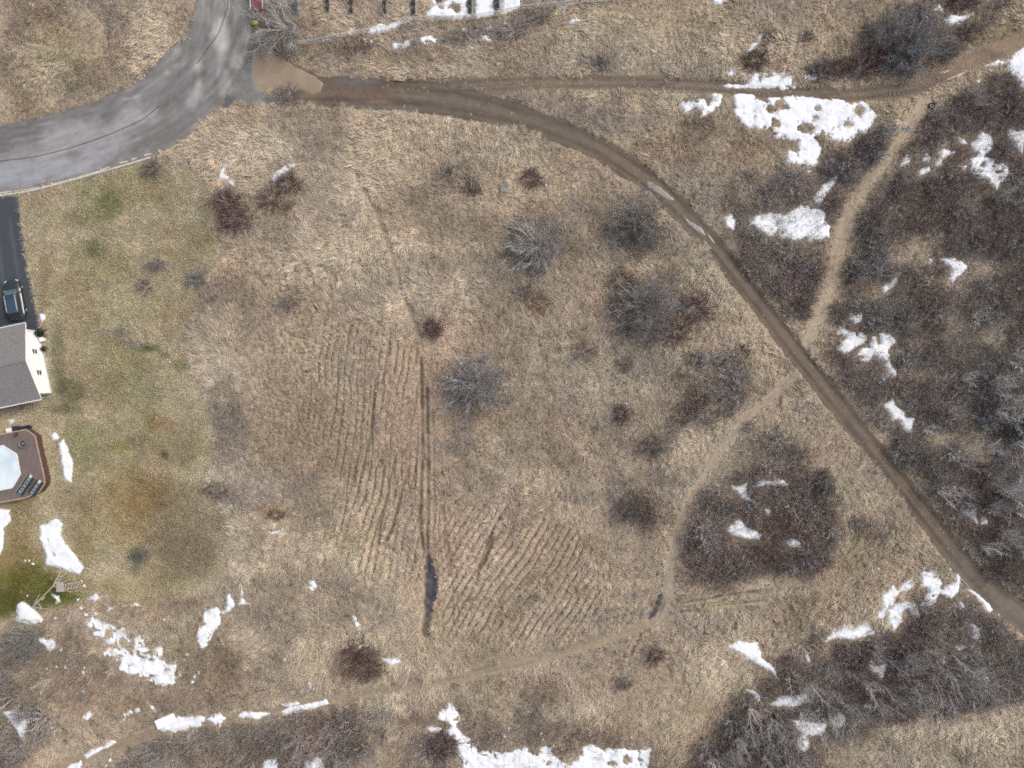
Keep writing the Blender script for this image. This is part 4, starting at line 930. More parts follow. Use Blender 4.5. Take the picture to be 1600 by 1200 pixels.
scl3 = np.stack([sc, sc, sc * r.uniform(.7, 1.1, n)], -1)
scatter('meadow_grass', protos, pos3[m], rot3[m], scl3[m], np.clip(t, .01, .85)[m], r.integers(0, len(protos), m.sum()), 'flattened dry winter grass of the meadow')
# the lawn: finer turf, set closer
x, y, r = candidates(2.3, 20, 240, 380, 990, seed=23)
d = bil(DEN, x, y) * bil(LAWN, x, y)
keep = r.uniform(0, 1, len(x)) < d
x, y = x[keep], y[keep]; n = len(x)
wx, wy = W(x, y); z = bil(H, x, y)
t = bil(GR, x, y) * (np.clip(r.lognormal(0, .11, n) * (1 + .25 * fbm(x, y, 7, 611, 2) + .12 * fbm(x, y, 24, 613, 2)), .45, 1.7))[:, None] * (1 + r.normal(0, .025, (n, 3)))
t[r.uniform(0, 1, n) < .04] *= .65
sc = np.clip(r.lognormal(-.15, .25, n), .4, 1.4)
print('turf', n)
scatter('lawn_turf', short, np.stack([wx, wy, z], -1), np.stack([r.normal(0, .1, n), r.normal(0, .1, n), r.uniform(0, 6.28, n)], -1), np.stack([sc, sc, sc], -1), np.clip(t, .01, .85), r.integers(0, 2, n), 'short patchy turf of the mown lawn')

# ------------------------------------------------------------------ branching plants
class Twigs:
    """collects tapered three sided branches in two meshes: thick wood and fine twigs"""
    def __init__(s): s.v = [[], []]; s.f = [[], []]; s.c = [[], []]; s.n = [0, 0]
    def branch(s, pts, r0, r1, k, shade):
        m = len(pts); V = []; b = s.n[k]
        for i, p in enumerate(pts[:-1]):
            q = pts[i + 1] if i + 1 < m else p
            d = q - p; d = d / (np.linalg.norm(d) + 1e-9)
            a = np.cross(d, (.31, .2, .93) if abs(d[2]) < .8 else (.93, .2, .31)); a /= np.linalg.norm(a) + 1e-9; c = np.cross(d, a)
            rr = r0 + (r1 - r0) * i / (m - 1)
            for t in (0, 2.094, 4.189): V.append(p + rr * (math.cos(t) * a + math.sin(t) * c))
        V.append(pts[-1])
        Fs = []
        for i in range(m - 2):
            for j in range(3): Fs.append((b + i * 3 + j, b + i * 3 + (j + 1) % 3, b + i * 3 + 3 + (j + 1) % 3, b + i * 3 + 3 + j))
        o = b + (m - 2) * 3
        for j in range(3): Fs.append((o + j, o + (j + 1) % 3, b + len(V) - 1))
        s.v[k] += V; s.f[k] += Fs; s.c[k] += [shade] * len(V); s.n[k] += len(V)
    def mesh(s, name, k, mat):
        me = new_mesh(name, np.array(s.v[k]), s.f[k]); color_attr(me, 'shade', np.array([(c, c, c) for c in s.c[k]])); me.materials.append(mat); return me
    def merged(s, name, mat):
        v = s.v[0] + s.v[1]; f = s.f[0] + [tuple(i + s.n[0] for i in q) for q in s.f[1]]; c = s.c[0] + s.c[1]
        me = new_mesh(name, np.array(v), f); color_attr(me, 'shade', np.array([(q, q, q) for q in c])); me.materials.append(mat); return me

def unit(v): return v / (np.linalg.norm(v) + 1e-9)
def grow(T, R, p, d, L, r, lev, cfg):
    nseg = cfg['seg'][lev]; pts = [p]; dd = unit(d); q = p
    for i in range(nseg):
        dd = unit(dd + R.normal(0, cfg['wob'][lev], 3) + np.array([0, 0, cfg['up'][lev]]))
        q = q + dd * L / nseg; pts.append(q)
    r1 = r * cfg.get('tip', .35)
    T.branch(pts, r, r1, 0 if lev <= cfg['wood'] else 1, R.uniform(.7, 1.3))
    if lev + 1 >= len(cfg['seg']): return
    nc = max(1, int(cfg['kids'][lev] * R.uniform(.75, 1.25)))
    for i in range(nc):
        t = cfg['from'][lev] + (1 - cfg['from'][lev]) * (i + R.uniform(0, .9)) / nc
        t = min(t, .99); j = min(int(t * nseg), nseg - 1); ft = t * nseg - j
        bp = pts[j] + (pts[j + 1] - pts[j]) * ft; bd = unit(pts[j + 1] - pts[j])
        a = unit(np.cross(bd, R.normal(0, 1, 3)))
        an = cfg['ang'][lev] * R.uniform(.7, 1.3)
        grow(T, R, bp, bd * math.cos(an) + a * math.sin(an), L * cfg['len'][lev] * R.uniform(.65, 1.2) * (1 - .45 * t), max(r * cfg['rad'][lev] * (1 - .4 * t), cfg['rmin']), lev + 1, cfg)

def stems(seed, n, R0, hfrac, cfg, r0, tilt=(.2, 1.25), base=.15):
    """several stems splaying from the ground"""
    T = Twigs(); R = np.random.default_rng(seed)
    for i in range(n):
        az = i * 2.39996 + R.normal(0, .15); u_ = (i + R.uniform(.2, .8)) / n
        tl = math.asin(.99 * math.sqrt(u_)) if tilt is None else tilt[0] + (tilt[1] - tilt[0]) * u_ ** .6
        d = np.array([math.cos(az) * math.sin(tl), math.sin(az) * math.sin(tl), math.cos(tl) * hfrac])
        p = np.array([math.cos(az) * base * R.uniform(.2, 1), math.sin(az) * base * R.uniform(.2, 1), -.1])
        grow(T, R, p, d, R0 * R.uniform(.8, 1.1), r0 * R.uniform(.7, 1.1), 0, cfg)
    return T
CFG_DOME = dict(seg=[5, 4, 3, 2], wob=[.10, .14, .18, .2], up=[.05, .05, .06, .04], kids=[9, 7, 5], ang=[.6, .65, .65], len=[.46, .55, .55], rad=[.5, .55, .6], wood=1, rmin=.0075)
CFG_DOME['from'] = [.2, .15, .1]
CFG_SHRUB = dict(seg=[3, 3, 2], wob=[.12, .16, .2], up=[.05, .05, .05], kids=[8, 6], ang=[.5, .6], len=[.55, .55], rad=[.6, .6], wood=0, rmin=.0085)
CFG_SHRUB['from'] = [.15, .1]
CFG_FINE = dict(seg=[3, 2, 1], wob=[.10, .16, .2], up=[.06, .05, .05], kids=[10, 5], ang=[.45, .5], len=[.5, .5], rad=[.6, .7], wood=0, rmin=.008)
CFG_FINE['from'] = [.2, .1]
CFG_BRUSH = dict(seg=[3, 2, 1], wob=[.12, .18, .2], up=[.06, .05, .05], kids=[6, 3], ang=[.5, .6], len=[.55, .5], rad=[.55, .7], wood=0, rmin=.009)
CFG_BRUSH['from'] = [.2, .2]
CFG_BIRCH = dict(seg=[7, 4, 3, 2], wob=[.03, .10, .15, .2], up=[.03, .10, .05, .03], kids=[12, 6, 3], ang=[.55, .5, .6], len=[.38, .45, .5], rad=[.38, .5, .6], wood=1, rmin=.008)
CFG_BIRCH['from'] = [.25, .2, .1]
CFG_WILLOW = dict(seg=[6, 5, 4, 2], wob=[.10, .15, .2, .2], up=[.06, .02, -.02, -.04], kids=[12, 11, 7], ang=[.6, .65, .6], len=[.6, .5, .45], rad=[.5, .45, .55], wood=1, rmin=.009)
CFG_WILLOW['from'] = [.2, .15, .1]

def bark(name, c, kind='OBJECT'):
    """bark: object colour times a per branch shade"""
    m = bpy.data.materials.new(name); nt, N, L, P = nodes_of(m)
    P.inputs['Roughness'].default_value = .9; P.inputs['Specular IOR Level'].default_value = .15
    oi = N.new('ShaderNodeObjectInfo'); a = N.new('ShaderNodeAttribute'); a.attribute_name = 'shade'
    vm = N.new('ShaderNodeVectorMath'); vm.operation = 'MULTIPLY'
    L.new(oi.outputs['Color'], vm.inputs[0]); L.new(a.outputs['Color'], vm.inputs[1]); L.new(vm.outputs[0], P.inputs['Base Color'])
    return m
M_BARK = bark('bark', None)

GREY, COOL, RED, PURP, PALEW, WARM = (.255, .247, .238), (.275, .272, .27), (.165, .098, .090), (.235, .195, .195), (.46, .44, .40), (.21, .175, .145)
DOME = [stems(101 + i, 36, 3.3, .95, CFG_DOME, .05, None, .35) for i in range(3)]
DOME = [(T.mesh('trunk', 0, M_BARK), T.mesh('crown', 1, M_BARK)) for T in DOME]
SHRUB = [stems(131 + i, 16, 1.0, 1.0, CFG_SHRUB, .022, (.05, 1.2)).merged('bare_shrub', M_BARK) for i in range(3)]
FINE = [stems(151 + i, 44, 1.0, .9, CFG_FINE, .016, (.05, 1.3), .3).merged('red_bush', M_BARK) for i in range(2)]
BIRCH = [stems(171 + i, 3 + (i % 2) * 2, 7.0, 1.0, CFG_BIRCH, .10 - .015 * (i % 2), (.03, .36), .12) for i in range(4)]
BIRCH = [(T.mesh('trunk', 0, M_BARK), T.mesh('crown', 1, M_BARK)) for T in BIRCH]
WILLOW = stems(191, 11, 5.2, 1.0, CFG_WILLOW, .12, (.15, 1.25), .45)
WILLOW = (WILLOW.mesh('trunk', 0, M_BARK), WILLOW.mesh('crown', 1, M_BARK))
print('tris', [len(a.polygons) + len(b.polygons) for a, b in DOME + BIRCH + [WILLOW]], [len(a.polygons) for a in SHRUB + FINE])

rv = random.Random(77)
def tree(name, pair, px, py, sc, label, cat, crown, trunk=None, group=None, rot=None, tilt=(0, 0), zs=1.0):
    o = thing(name, px, py, label, cat, rv.uniform(0, 6.28) if rot is None else rot, group=group)
    o.rotation_euler = (tilt[0], tilt[1], o.rotation_euler[2])
    o.scale = (sc, sc, sc * zs)
    a = link('trunk', pair[0], None, o); a.color = (*(trunk or crown), 1)
    b = link('crown', pair[1], None, o); b.color = (*crown, 1)
    return o
def shrub(name, me, px, py, sc, label, cat, c, group=None, zs=1.0, rot=None, sy=None):
    x, y = W(px, py)
    o = link(name, me, None, None, loc=(x, y, hz(px, py)), rotz=rv.uniform(0, 6.28) if rot is None else rot, label=label, cat=cat, group=group)
    o.scale = (sc, sy or sc, sc * zs); o.color = (*c, 1)
    return o

BT = 'bare trees standing in the meadow'
tree('bare_tree', DOME[0], 838, 384, 1.42, 'grey bare dome shaped tree with a pale starburst of branches, upper middle of meadow', 'tree', COOL, (.48, .48, .47), BT)
tree('bare_tree', DOME[1], 995, 352, 1.42, 'dark grey bare tree closest to the bend of the dirt road', 'tree', GREY, None, BT)
tree('bare_tree', DOME[2], 1008, 480, 1.55, 'grey bare tree amid dark red bushes left of the dirt road', 'tree', GREY, (.38, .37, .35), BT)
tree('bare_tree', DOME[0], 744, 600, 1.48, 'lone silvery bare tree in the middle of the meadow', 'tree', (.285, .282, .28), (.44, .44, .43), BT, rot=2.1)
tree('bare_tree', WILLOW, 449, 44, 1.0, 'tall sprawling bare grey tree between the puddle and the stone slabs', 'tree', (.36, .355, .34), (.46, .45, .42))
tree('bare_tree', DOME[1], 1415, 78, 1.45, 'big rounded grey bare tree near the top right track', 'tree', COOL, None, rot=1.0)
tree('bare_tree', DOME[2], 48, 1000, 1.0, 'spreading bare grey tree below the play frame at lower left', 'tree', (.27, .26, .245), (.34, .33, .31), zs=1.3)
SB = 'small bare shrubs dotted over the meadow'
for k, (px, py, sc, c, lab) in enumerate([
    (452, 150, 1.9, (.22, .20, .215), 'grey bare shrub drooping over the lower edge of the muddy puddle'), (229, 449, 1.35, (.17, .155, .16), 'round dark grey shrub alone on the mown lawn'),
    (450, 476, 1.35, (.19, .18, .19), 'small bluish grey shrub in the hummocky western grass'), (680, 404, .9, (.20, .19, .20), 'thin grey shrub beside the faint old track'),
    (912, 549, 1.7, PURP, 'wispy purplish shrub between lone tree and dark clump'), (1215, 690, 2.2, (.24, .235, .24), 'pale grey spreading shrub above the dark thicket island'), (1240, 715, 1.7, (.23, .225, .23), 'pale grey shrub just above the snow streak of the island'),
    (975, 572, 1.1, (.17, .15, .14), 'small dark shrub below the cluster of red bushes'), (345, 766, 1.6, (.19, .17, .165), 'dark twiggy shrub at the right edge of the lawn'), (330, 762, 1.1, (.18, .165, .16), 'lesser twiggy shrub close to the lawn edge'),
    (240, 264, 1.5, (.20, .18, .175), 'low grey shrub by the kerb at the lawn top'), (980, 796, 1.7, (.16, .155, .16), 'dark grey shrub in the grass left of the footpath'), (1015, 805, 1.6, (.17, .155, .15), 'dark shrub nearest the footpath in the lower meadow'),
    (1020, 697, 1.9, (.19, .175, .17), 'faint low shrub above the lower dark shrubs'), (700, 272, 1.3, (.20, .195, .17), 'greyish weedy shrub in the upper meadow'), (942, 102, 1.2, (.17, .165, .155), 'dark weedy shrub above the upper track'),
    (820, 455, 1.1, (.19, .165, .15), 'dark scrubby shrub under the starburst tree'), (1343, 816, 1.4, (.19, .185, .18), 'thin grey shrub in the triangle beside the dirt road'), (1170, 665, 1.1, (.2, .18, .17), 'thin shrub on the bank of the footpath'),
    (310, 437, 1.5, (.25, .235, .235), 'pale grey low shrub at the corner of lawn and meadow'), (246, 413, 1.2, (.25, .235, .235), 'pale flattened shrub above the round lawn shrub'), (975, 1066, 1.2, (.16, .14, .13), 'dark tuft shrub in the lower meadow grass'), (1262, 60, 1.0, (.16, .145, .13), 'dark tussock shrub in the tan grass at the top')]):
    shrub('bare_shrub', SHRUB[k % 3], px, py, sc, lab, 'shrub', c, SB)
RB = 'dark red twiggy bushes'
for k, (px, py, sc, sy, zs, c, lab) in enumerate([
    (355, 316, 2.0, 1.6, .7, RED, 'upper half of the large dark red bush by the hooked snow'), (368, 343, 2.1, 1.9, .7, RED, 'lower half of the large dark red bush near the lawn'), (452, 288, 1.9, 1.4, .7, (.12, .068, .06), 'dark red bush below the narrow snow strip'), (425, 312, 2.0, 1.6, .6, (.16, .105, .095), 'brownish red bush with a green tuft at its foot'),
    (677, 513, 1.3, 1.3, .9, (.16, .085, .065), 'small round rust brown bush above the lone tree'), (971, 648, 1.25, 1.25, .9, (.14, .066, .07), 'small maroon bush with a snow chip on top'), (1165, 546, .8, .8, .9, (.13, .066, .06), 'tiny red bush near the dirt road'), (1023, 1023, 1.4, 1.1, .8, (.12, .075, .065), 'small dark brown bush below the lower track'),
    (831, 281, 1.5, 1.4, .6, (.16, .095, .09), 'faded red bush near the hexagonal cover'), (741, 294, 1.3, 1.0, .5, (.15, .095, .085), 'low reddish bush left of the hexagonal cover'), (1085, 485, 2.3, 2.0, .8, (.15, .088, .09), 'purple red bush on the right of the tree cluster'), (1055, 520, 1.7, 1.6, .8, (.15, .085, .085), 'red bush below the purple red one'), (970, 440, 1.7, 1.6, .7, (.15, .10, .09), 'red brown bush at the top left of the tree cluster'),
    (560, 1012, 2.0, 1.7, .7, (.115, .07, .06), 'upper brown bush capped with a snow strip'), (575, 1042, 2.2, 1.6, .7, (.15, .105, .085), 'wide brown bush just above the lower track'), (690, 1163, 2.0, 1.8, .8, (.12, .062, .064), 'dark maroon bush against the snow bank arm'), (433, 804, 1.3, .8, .6, (.14, .095, .08), 'flat brown bush in the western grass'),
    (845, 478, 1.5, 1.3, .5, (.18, .12, .10), 'faded rusty bush below the starburst tree'), (1410, 190, 1.4, 1.3, .6, (.19, .10, .08), 'rusty red bush beside the discarded tyre'), (1345, 108, 2.0, 1.6, .7, (.14, .075, .07), 'dark red bush left of the rounded top right tree'), (1310, 108, 1.9, 1.2, .7, (.15, .088, .075), 'dark red bush on the verge above the upper track'),
    (1365, 88, 1.6, 1.5, .7, (.15, .07, .068), 'maroon bush touching the rounded top right tree'), (1500, 6, 2.2, 1.2, .6, (.15, .07, .065), 'maroon bush cut by the top edge on the right'), (1180, 95, 2.0, 1.4, .7, (.13, .09, .08), 'brown bush above the pitted snow patch')]):
    if py == 190: px, py = 1452, 196
    shrub('red_bush', FINE[k % 2], px, py, sc, lab, 'bush', c, RB, zs, rot=rv.uniform(-.3, .3), sy=sy)

# pale slender trees of the thickets, each upright: only the view from above makes them lean outwards
PT = 'pale slender trees at the thicket edges'
BIR = [(1519, 163, .62, PALEW, 'pale many stemmed sapling fanning out right of the tyre'), (1516, 498, .60, (.50, .49, .46), 'white sapling lying out to the right in the mid eastern brush'), (1553, 313, .62, PALEW, 'pale sapling with a fan of stems left of the upper right snow'),
       (1464, 765, .80, (.48, .46, .42), 'pale sapling fanning right next to the dirt road'), (1582, 691, .75, (.62, .63, .60), 'whitest birch beside the dark green evergreen'), (1550, 612, .78, (.44, .43, .42), 'pale tree in the group above the evergreen, lowest'), (1548, 642, .80, (.42, .42, .41), 'pale tree just above the evergreen'), (1552, 594, .7, (.46, .45, .43), 'pale tree topmost of the group above the evergreen'),
       (1500, 722, .62, (.36, .34, .32), 'thin grey sapling above the one fanning by the road'), (1540, 790, .75, (.40, .39, .37), 'pale tree right of the bent snow patch'), (1545, 752, .72, (.40, .39, .37), 'pale tree above the bent snow patch'), (1560, 830, .8, (.44, .43, .40), 'pale tree right of the teardrop snow patch'), (1575, 775, .8, (.40, .39, .37), 'grey tree against the right edge'),
       (1440, 1013, .85, (.42, .39, .35), 'long pale tree among the leaning lower right trees, topmost'), (1485, 1020, .85, (.36, .34, .31), 'pale brown tree beside the flat snow scrap'), (1400, 1040, .85, (.34, .32, .30), 'grey tree right of the three armed snow patch'), (1425, 1062, .85, (.33, .31, .29), 'slim grey tree in the middle of the lower right row'), (1455, 1050, .85, (.34, .32, .30), 'slim grey tree before the lower right grass'), (1380, 1070, .8, (.32, .30, .28), 'grey tree under the three armed snow patch'), (1500, 1060, .8, (.34, .32, .30), 'grey tree at the fading end of the lower right row'),
       (1232, 1048, .8, (.34, .32, .30), 'branchy grey tree over the flat snow patch'), (1200, 1122, .75, (.38, .37, .35), 'grey tree left of the twig covered snow patch'), (1165, 1135, .75, (.33, .33, .32), 'cool grey tree at the pale grass corner'), (1140, 1165, .8, (.32, .32, .32), 'cool grey tree at the bottom edge right of the snow bank'), (1190, 1170, .8, (.32, .31, .30), 'grey tree at the bottom edge below the twig covered snow'), (1320, 1098, .75, (.33, .31, .29), 'grey tree by the tiny snow wedge'), (1290, 1075, .7, (.32, .30, .28), 'thin grey tree above the round snow patch'), (1290, 1040, .75, (.33, .31, .29), 'thin grey tree between the drift chain and the flat patch'),
       (20, 1090, .75, (.34, .33, .32), 'grey tree in the lower left corner above the pointed snow'), (82, 1060, .38, (.46, .44, .40), 'tiny pale sapling in the brown grass at lower left'), (1238, 1012, .6, (.36, .34, .31), 'thin sapling beside the pale long grass'), (255, 1180, .7, (.27, .26, .25), 'grey tree at the bottom edge in the left dark thicket'), (395, 1190, .6, (.30, .29, .28), 'speckled grey tree at the bottom edge near the snow'), (470, 1150, .6, (.25, .24, .235), 'grey tree in the dark thicket below the rut streak')]
for px, py, sc in [(1360, 1012, .7), (1410, 1018, .85), (1462, 1032, .95), (1518, 1040, .9), (1345, 1060, .8), (1412, 1078, .9), (1440, 1085, .85), (1480, 1075, .9), (1530, 1068, .8), (1365, 1092, .75), (1260, 1064, .8), (1250, 1110, .75), (1215, 1145, .8), (1170, 1105, .7), (1110, 1180, .8), (1225, 1182, .75), (1290, 1110, .7), (1150, 1150, .7)]:
    g_ = rv.uniform(.36, .46); BIR.append((px, py, sc, (g_, g_ * .97, g_ * .93), 'slim grey tree in the leaning stand of the lower right thicket'))
for px, py, sc in [(1572, 560, .8), (1580, 625, .85), (1570, 655, .8), (1590, 735, .85), (1588, 800, .9), (1560, 765, .75), (1530, 850, .7), (1585, 855, .8), (1540, 700, .6), (1480, 640, .55), (1440, 670, .5), (1500, 590, .55)]:
    g_ = rv.uniform(.42, .55); BIR.append((px, py, sc, (g_, g_ * .98, g_ * .95), 'pale slender tree in the stand along the right edge'))
for k, (px, py, sc, c, lab) in enumerate(BIR):
    tree('slender_tree', BIRCH[k % 4], px, py, sc, lab, 'tree', tuple(min(.6, v * 1.05) for v in c), tuple(min(.78, v * 1.5) for v in c), PT, zs=rv.uniform(.85, 1.1))

# individual shrubs that show largest in the thickets; the rest of the brush is one mass
BRUSH = [stems(211 + i, 9, .95, .95, CFG_BRUSH, .02, (.1, 1.2), .2).merged('brush', M_TWIG_I) for i in range(4)]
BRO = [bpy.data.objects.new('brush', m) for m in BRUSH]
x, y, r = candidates(6.5, seed=61)
d = bil(BR, x, y); sn = bil(SNOWF, x, y)
keep = (r.uniform(0, 1, len(x)) < np.clip(d * 1.15, 0, 1)) & ((sn < -7.0) | (r.uniform(0, 1, len(x)) < .10 + .25 * (sn < -2))) & (bil(OBST, x, y) < .1)
x, y, d = x[keep], y[keep], d[keep]; n = len(x)
wx, wy = W(x, y); z = bil(H, x, y)
sc = np.clip(r.lognormal(-.05, .28, n), .4, 1.6) * (.65 + .35 * d)
hue = 1.2 * fbm(x, y, 80, 501, 3) + r.normal(0, .28, n)
base = np.array(rgb(.325, .280, .245))[None] + np.zeros((n, 3), F)
base = np.where((hue > .40)[:, None], rgb(.245, .185, .165), base); base = np.where((hue < -.30)[:, None], rgb(.37, .355, .335), base)
t = base * np.clip(r.lognormal(0, .33, n) * (1 + .35 * fbm(x, y, 45, 503, 3)), .4, 2.2)[:, None]
print('brush', n)
scatter('brush_thicket', BRO, np.stack([wx, wy, z], -1), np.stack([r.normal(0, .15, n), r.normal(0, .15, n), r.uniform(0, 6.28, n)], -1), np.stack([sc, sc, sc * r.uniform(.8, 1.5, n)], -1), t, r.integers(0, 4, n), 'dense mass of leafless dark brush')

TNAME = dict(east='bare shrub in the wide eastern thicket right of the dirt road', wedge='bare shrub in the wedge of brush between dirt road and grass path', island='bare shrub in the dark thicket island by the footpath', corner='bare shrub in the lower right thicket below the drift chain',
             south='bare shrub in the dark thicket below the lower track', southwest='bare shrub in the lower left corner thicket', clump='bare shrub in the dark clump between tree cluster and footpath', topright='bare shrub in the brush at the top right')
cnt = dict(east=110, wedge=34, island=30, corner=60, south=22, southwest=9, clump=16, topright=16)
for name, poly, st in THICKETS:
    if name not in cnt: continue
    xs = [p[0] for p in poly]; ys = [p[1] for p in poly]; k = 0; tries = 0
    while k < cnt[name] and tries < 4000:
        tries += 1
        px, py = rv.uniform(max(min(xs), 5), min(max(xs), 1595)), rv.uniform(max(min(ys), 5), min(max(ys), 1195))
        if float(bil(BR, np.array([px]), np.array([py]))[0]) < .45 or float(bil(SNOWF, np.array([px]), np.array([py]))[0]) > -3: continue
        c = rv.choice([(.30, .29, .285), (.27, .25, .235), (.26, .235, .215), (.33, .325, .315), (.29, .275, .26), (.21, .15, .14)])
        f = rv.uniform(.95, 1.6)
        shrub('thicket_shrub', SHRUB[k % 3], px, py, rv.uniform(1.0, 1.75), TNAME[name], 'shrub', tuple(v * f for v in c), 'shrubs of the ' + {'east': 'eastern thicket', 'wedge': 'wedge of brush', 'island': 'thicket island', 'corner': 'lower right thicket', 'south': 'southern thicket', 'southwest': 'lower left thicket', 'clump': 'dark clump', 'topright': 'top right brush'}[name], rv.uniform(.9, 1.5))
        k += 1

# ------------------------------------------------------------------ the house
def striped(name, c, axis, scale, depth=.5, rough=.7, dark=.82):
    """boards or courses: fine stripes with relief in the object's own axes"""
    m = bpy.data.materials.new(name); nt, N, L, P = nodes_of(m)
    P.inputs['Roughness'].default_value = rough; P.inputs['Specular IOR Level'].default_value = .25
    tc = N.new('ShaderNodeTexCoord'); sx = N.new('ShaderNodeSeparateXYZ'); L.new(tc.outputs['Object'], sx.inputs[0])
    mu = N.new('ShaderNodeMath'); mu.operation = 'MULTIPLY'; mu.inputs[1].default_value = scale; L.new(sx.outputs[axis], mu.inputs[0])
    fr = N.new('ShaderNodeMath'); fr.operation = 'FRACT'; L.new(mu.outputs[0], fr.inputs[0])
    n = N.new('ShaderNodeTexNoise'); n.inputs['Scale'].default_value = 3; n.inputs['Detail'].default_value = 6; L.new(tc.outputs['Object'], n.inputs['Vector'])
    r = N.new('ShaderNodeValToRGB'); e = r.color_ramp.elements
    e[0].position, e[0].color = .3, (*[v * dark for v in c], 1); e[1].position, e[1].color = .7, (*c, 1)
    L.new(n.outputs['Fac'], r.inputs['Fac']); L.new(r.outputs['Color'], P.inputs['Base Color'])
    b = N.new('ShaderNodeBump'); b.inputs['Strength'].default_value = depth; b.inputs['Distance'].default_value = .02
    L.new(fr.outputs[0], b.inputs['Height']); L.new(b.outputs['Normal'], P.inputs['Normal'])
    return m
M_SIDING = striped('white_siding', (.85, .87, .88), 2, 8.0, .2, dark=.96)
M_ROOF = plain('grey_shingles', (.205, .20, .197), rough=.95, spec=.1, noise=.26, nscale=7.0, bump=.7, bscale=14)
M_WHITE = plain('white_trim', (.80, .81, .82), rough=.5)
M_GLASS = plain('dark_window_glass', (.03, .035, .042), rough=.08, spec=.5)
M_DARKM = plain('dark_metal', (.035, .037, .04), rough=.45, spec=.4)
M_WOOD = plain('weathered_plank', (.42, .34, .24), rough=.85, noise=.3, nscale=4)
hx0, hy0 = 70.5, 565.5
HA = math.radians(11.8)
house = thing('house', hx0, hy0, 'white sided house with a grey shingle roof beside the driveway', 'house', HA, z=0.0)
HWD, EAVE, RIDGE, LEN_H = 3.82, 2.75, 4.05, 13.0
mb = MB()
def gable(x):
    return [(x, -HWD, -.1), (x, HWD, -.1), (x, HWD, EAVE), (x, 0, RIDGE - .12), (x, -HWD, EAVE)]
a, b = gable(0), gable(-LEN_H)
mb.add(a + b, [(0, 1, 2, 3, 4), (9, 8, 7, 6, 5), (1, 6, 7, 2), (0, 4, 9, 5), (0, 5, 6, 1)])
mb.build('wall', M_SIDING, house)
slope_ = (RIDGE - EAVE) / HWD
RO, GO = .72, .16
mb = MB()
for sgn in (1, -1):
    y1 = sgn * (HWD + RO); z1 = EAVE + .1 - slope_ * RO
    v = [(GO, 0, RIDGE + .06), (GO, y1, z1), (-LEN_H - GO, y1, z1), (-LEN_H - GO, 0, RIDGE + .06)]
    v2 = [(p[0], p[1], p[2] - .10) for p in v]
    f = [(0, 1, 2, 3), (7, 6, 5, 4), (0, 4, 5, 1), (1, 5, 6, 2), (2, 6, 7, 3)]
    if sgn > 0: f = [tuple(reversed(q)) for q in f]
    mb.add(v + v2, [tuple(reversed(q)) for q in f])
roof = mb.build('roof', M_ROOF, house)
mb = MB()
for i in range(int(LEN_H / .3)):
    mb.box((-i * .3 + GO - .15, 0, RIDGE + .075), (.27, .26, .03))
mb.build('ridge_cap', M_ROOF, roof)
for sgn in (1, -1):
    mb = MB(); y1 = sgn * (HWD + RO); z1 = EAVE + .1 - slope_ * RO
    mb.box((-LEN_H / 2, y1 + sgn * .05, z1 - .02), (LEN_H + 2 * GO, .09, .11)); mb.build('gutter', M_WHITE, house)
    mb = MB()
    mb.tube([(GO + .025, 0, RIDGE - .0), (GO + .025, y1, z1 - .03)], .04, 4); mb.build('bargeboard', M_WHITE, house)
for wy_, wz in ((1.22, 1.72), (-1.32, 1.72)):
    mb = MB()
    for dz_, hh in ((-.50, .07), (.50, .07), (0, .07)): mb.box((.03, wy_, wz + dz_), (.07, .62, hh))
    for dy_ in (-.29, .29): mb.box((.028, wy_ + dy_, wz), (.065, .06, 1.06))
    wdw = mb.build('window', M_WHITE, house)
    for dz_ in (-.25, .25):
        p = MB(); p.box((.015, wy_, wz + dz_), (.03, .54, .43)); p.build('pane', M_GLASS, wdw)
mb = MB(); mb.box((.06, 0, .05), (.10, 2 * HWD + .1, .3)); mb.build('foundation', plain('foundation', (.40, .41, .40), noise=.2), house)
mb = MB(); mb.tube([(.07, HWD - .12, .1), (.07, HWD - .12, 2.5), (.07, HWD + .35, 2.6)], .045, 6); mb.build('downpipe', M_WHITE, house)
o = thing('wooden_edging', 40, 641, 'thin pale timber edging on the lawn below the house', 'edging', HA, z=0)
for i in range(3):
    mb = MB(); mb.box((-2.0 + i * 1.9, 0, .10), (1.87, .12, .24)); mb.build('plank', M_WOOD, o)
# evergreen shrub against the gable corner and a small meter box
def conifer_mesh(name, seed, h, r, n, mat, kids=9):
    R = np.random.default_rng(seed); T = Twigs()
    T.branch([np.array([0, 0, -.1]), np.array([0, 0, h * .5]), np.array([0, 0, h])], .06 * h / 3, .01, 0, .8)
    U = Twigs()
    for i in range(n):
        t = (i + R.uniform(0, 1)) / n; z = h * (.06 + .92 * t); L = r * (1 - t) ** .8 * R.uniform(.75, 1.1) + .08
        az = i * 2.4 + R.normal(0, .3); d = np.array([math.cos(az), math.sin(az), .12])
        p0 = np.array([0, 0, z]); p1 = p0 + d * L * .6; p2 = p0 + d * L + np.array([0, 0, -.06 * L])
        U.branch([p0, p1, p2], .018, .01, 1, R.uniform(.6, 1.0))
        for k in range(kids):
            s = R.uniform(.2, 1); q = p0 + (p2 - p0) * s; a2 = az + R.choice([-1, 1]) * R.uniform(.5, 1.0)
            e = q + np.array([math.cos(a2), math.sin(a2), R.uniform(-.15, .2)]) * L * .34 * (1.15 - s * .5)
            U.branch([q, (q + e) / 2 + np.array([0, 0, .02]), e], .032, .018, 1, R.uniform(.6, 1.5))
    return T.mesh('trunk', 0, mat), U.mesh('crown', 1, mat)
CON = conifer_mesh('c', 5, 3.4, 1.5, 90, M_BARK); CON2 = conifer_mesh('c', 6, 1.6, .75, 60, M_BARK, 8)
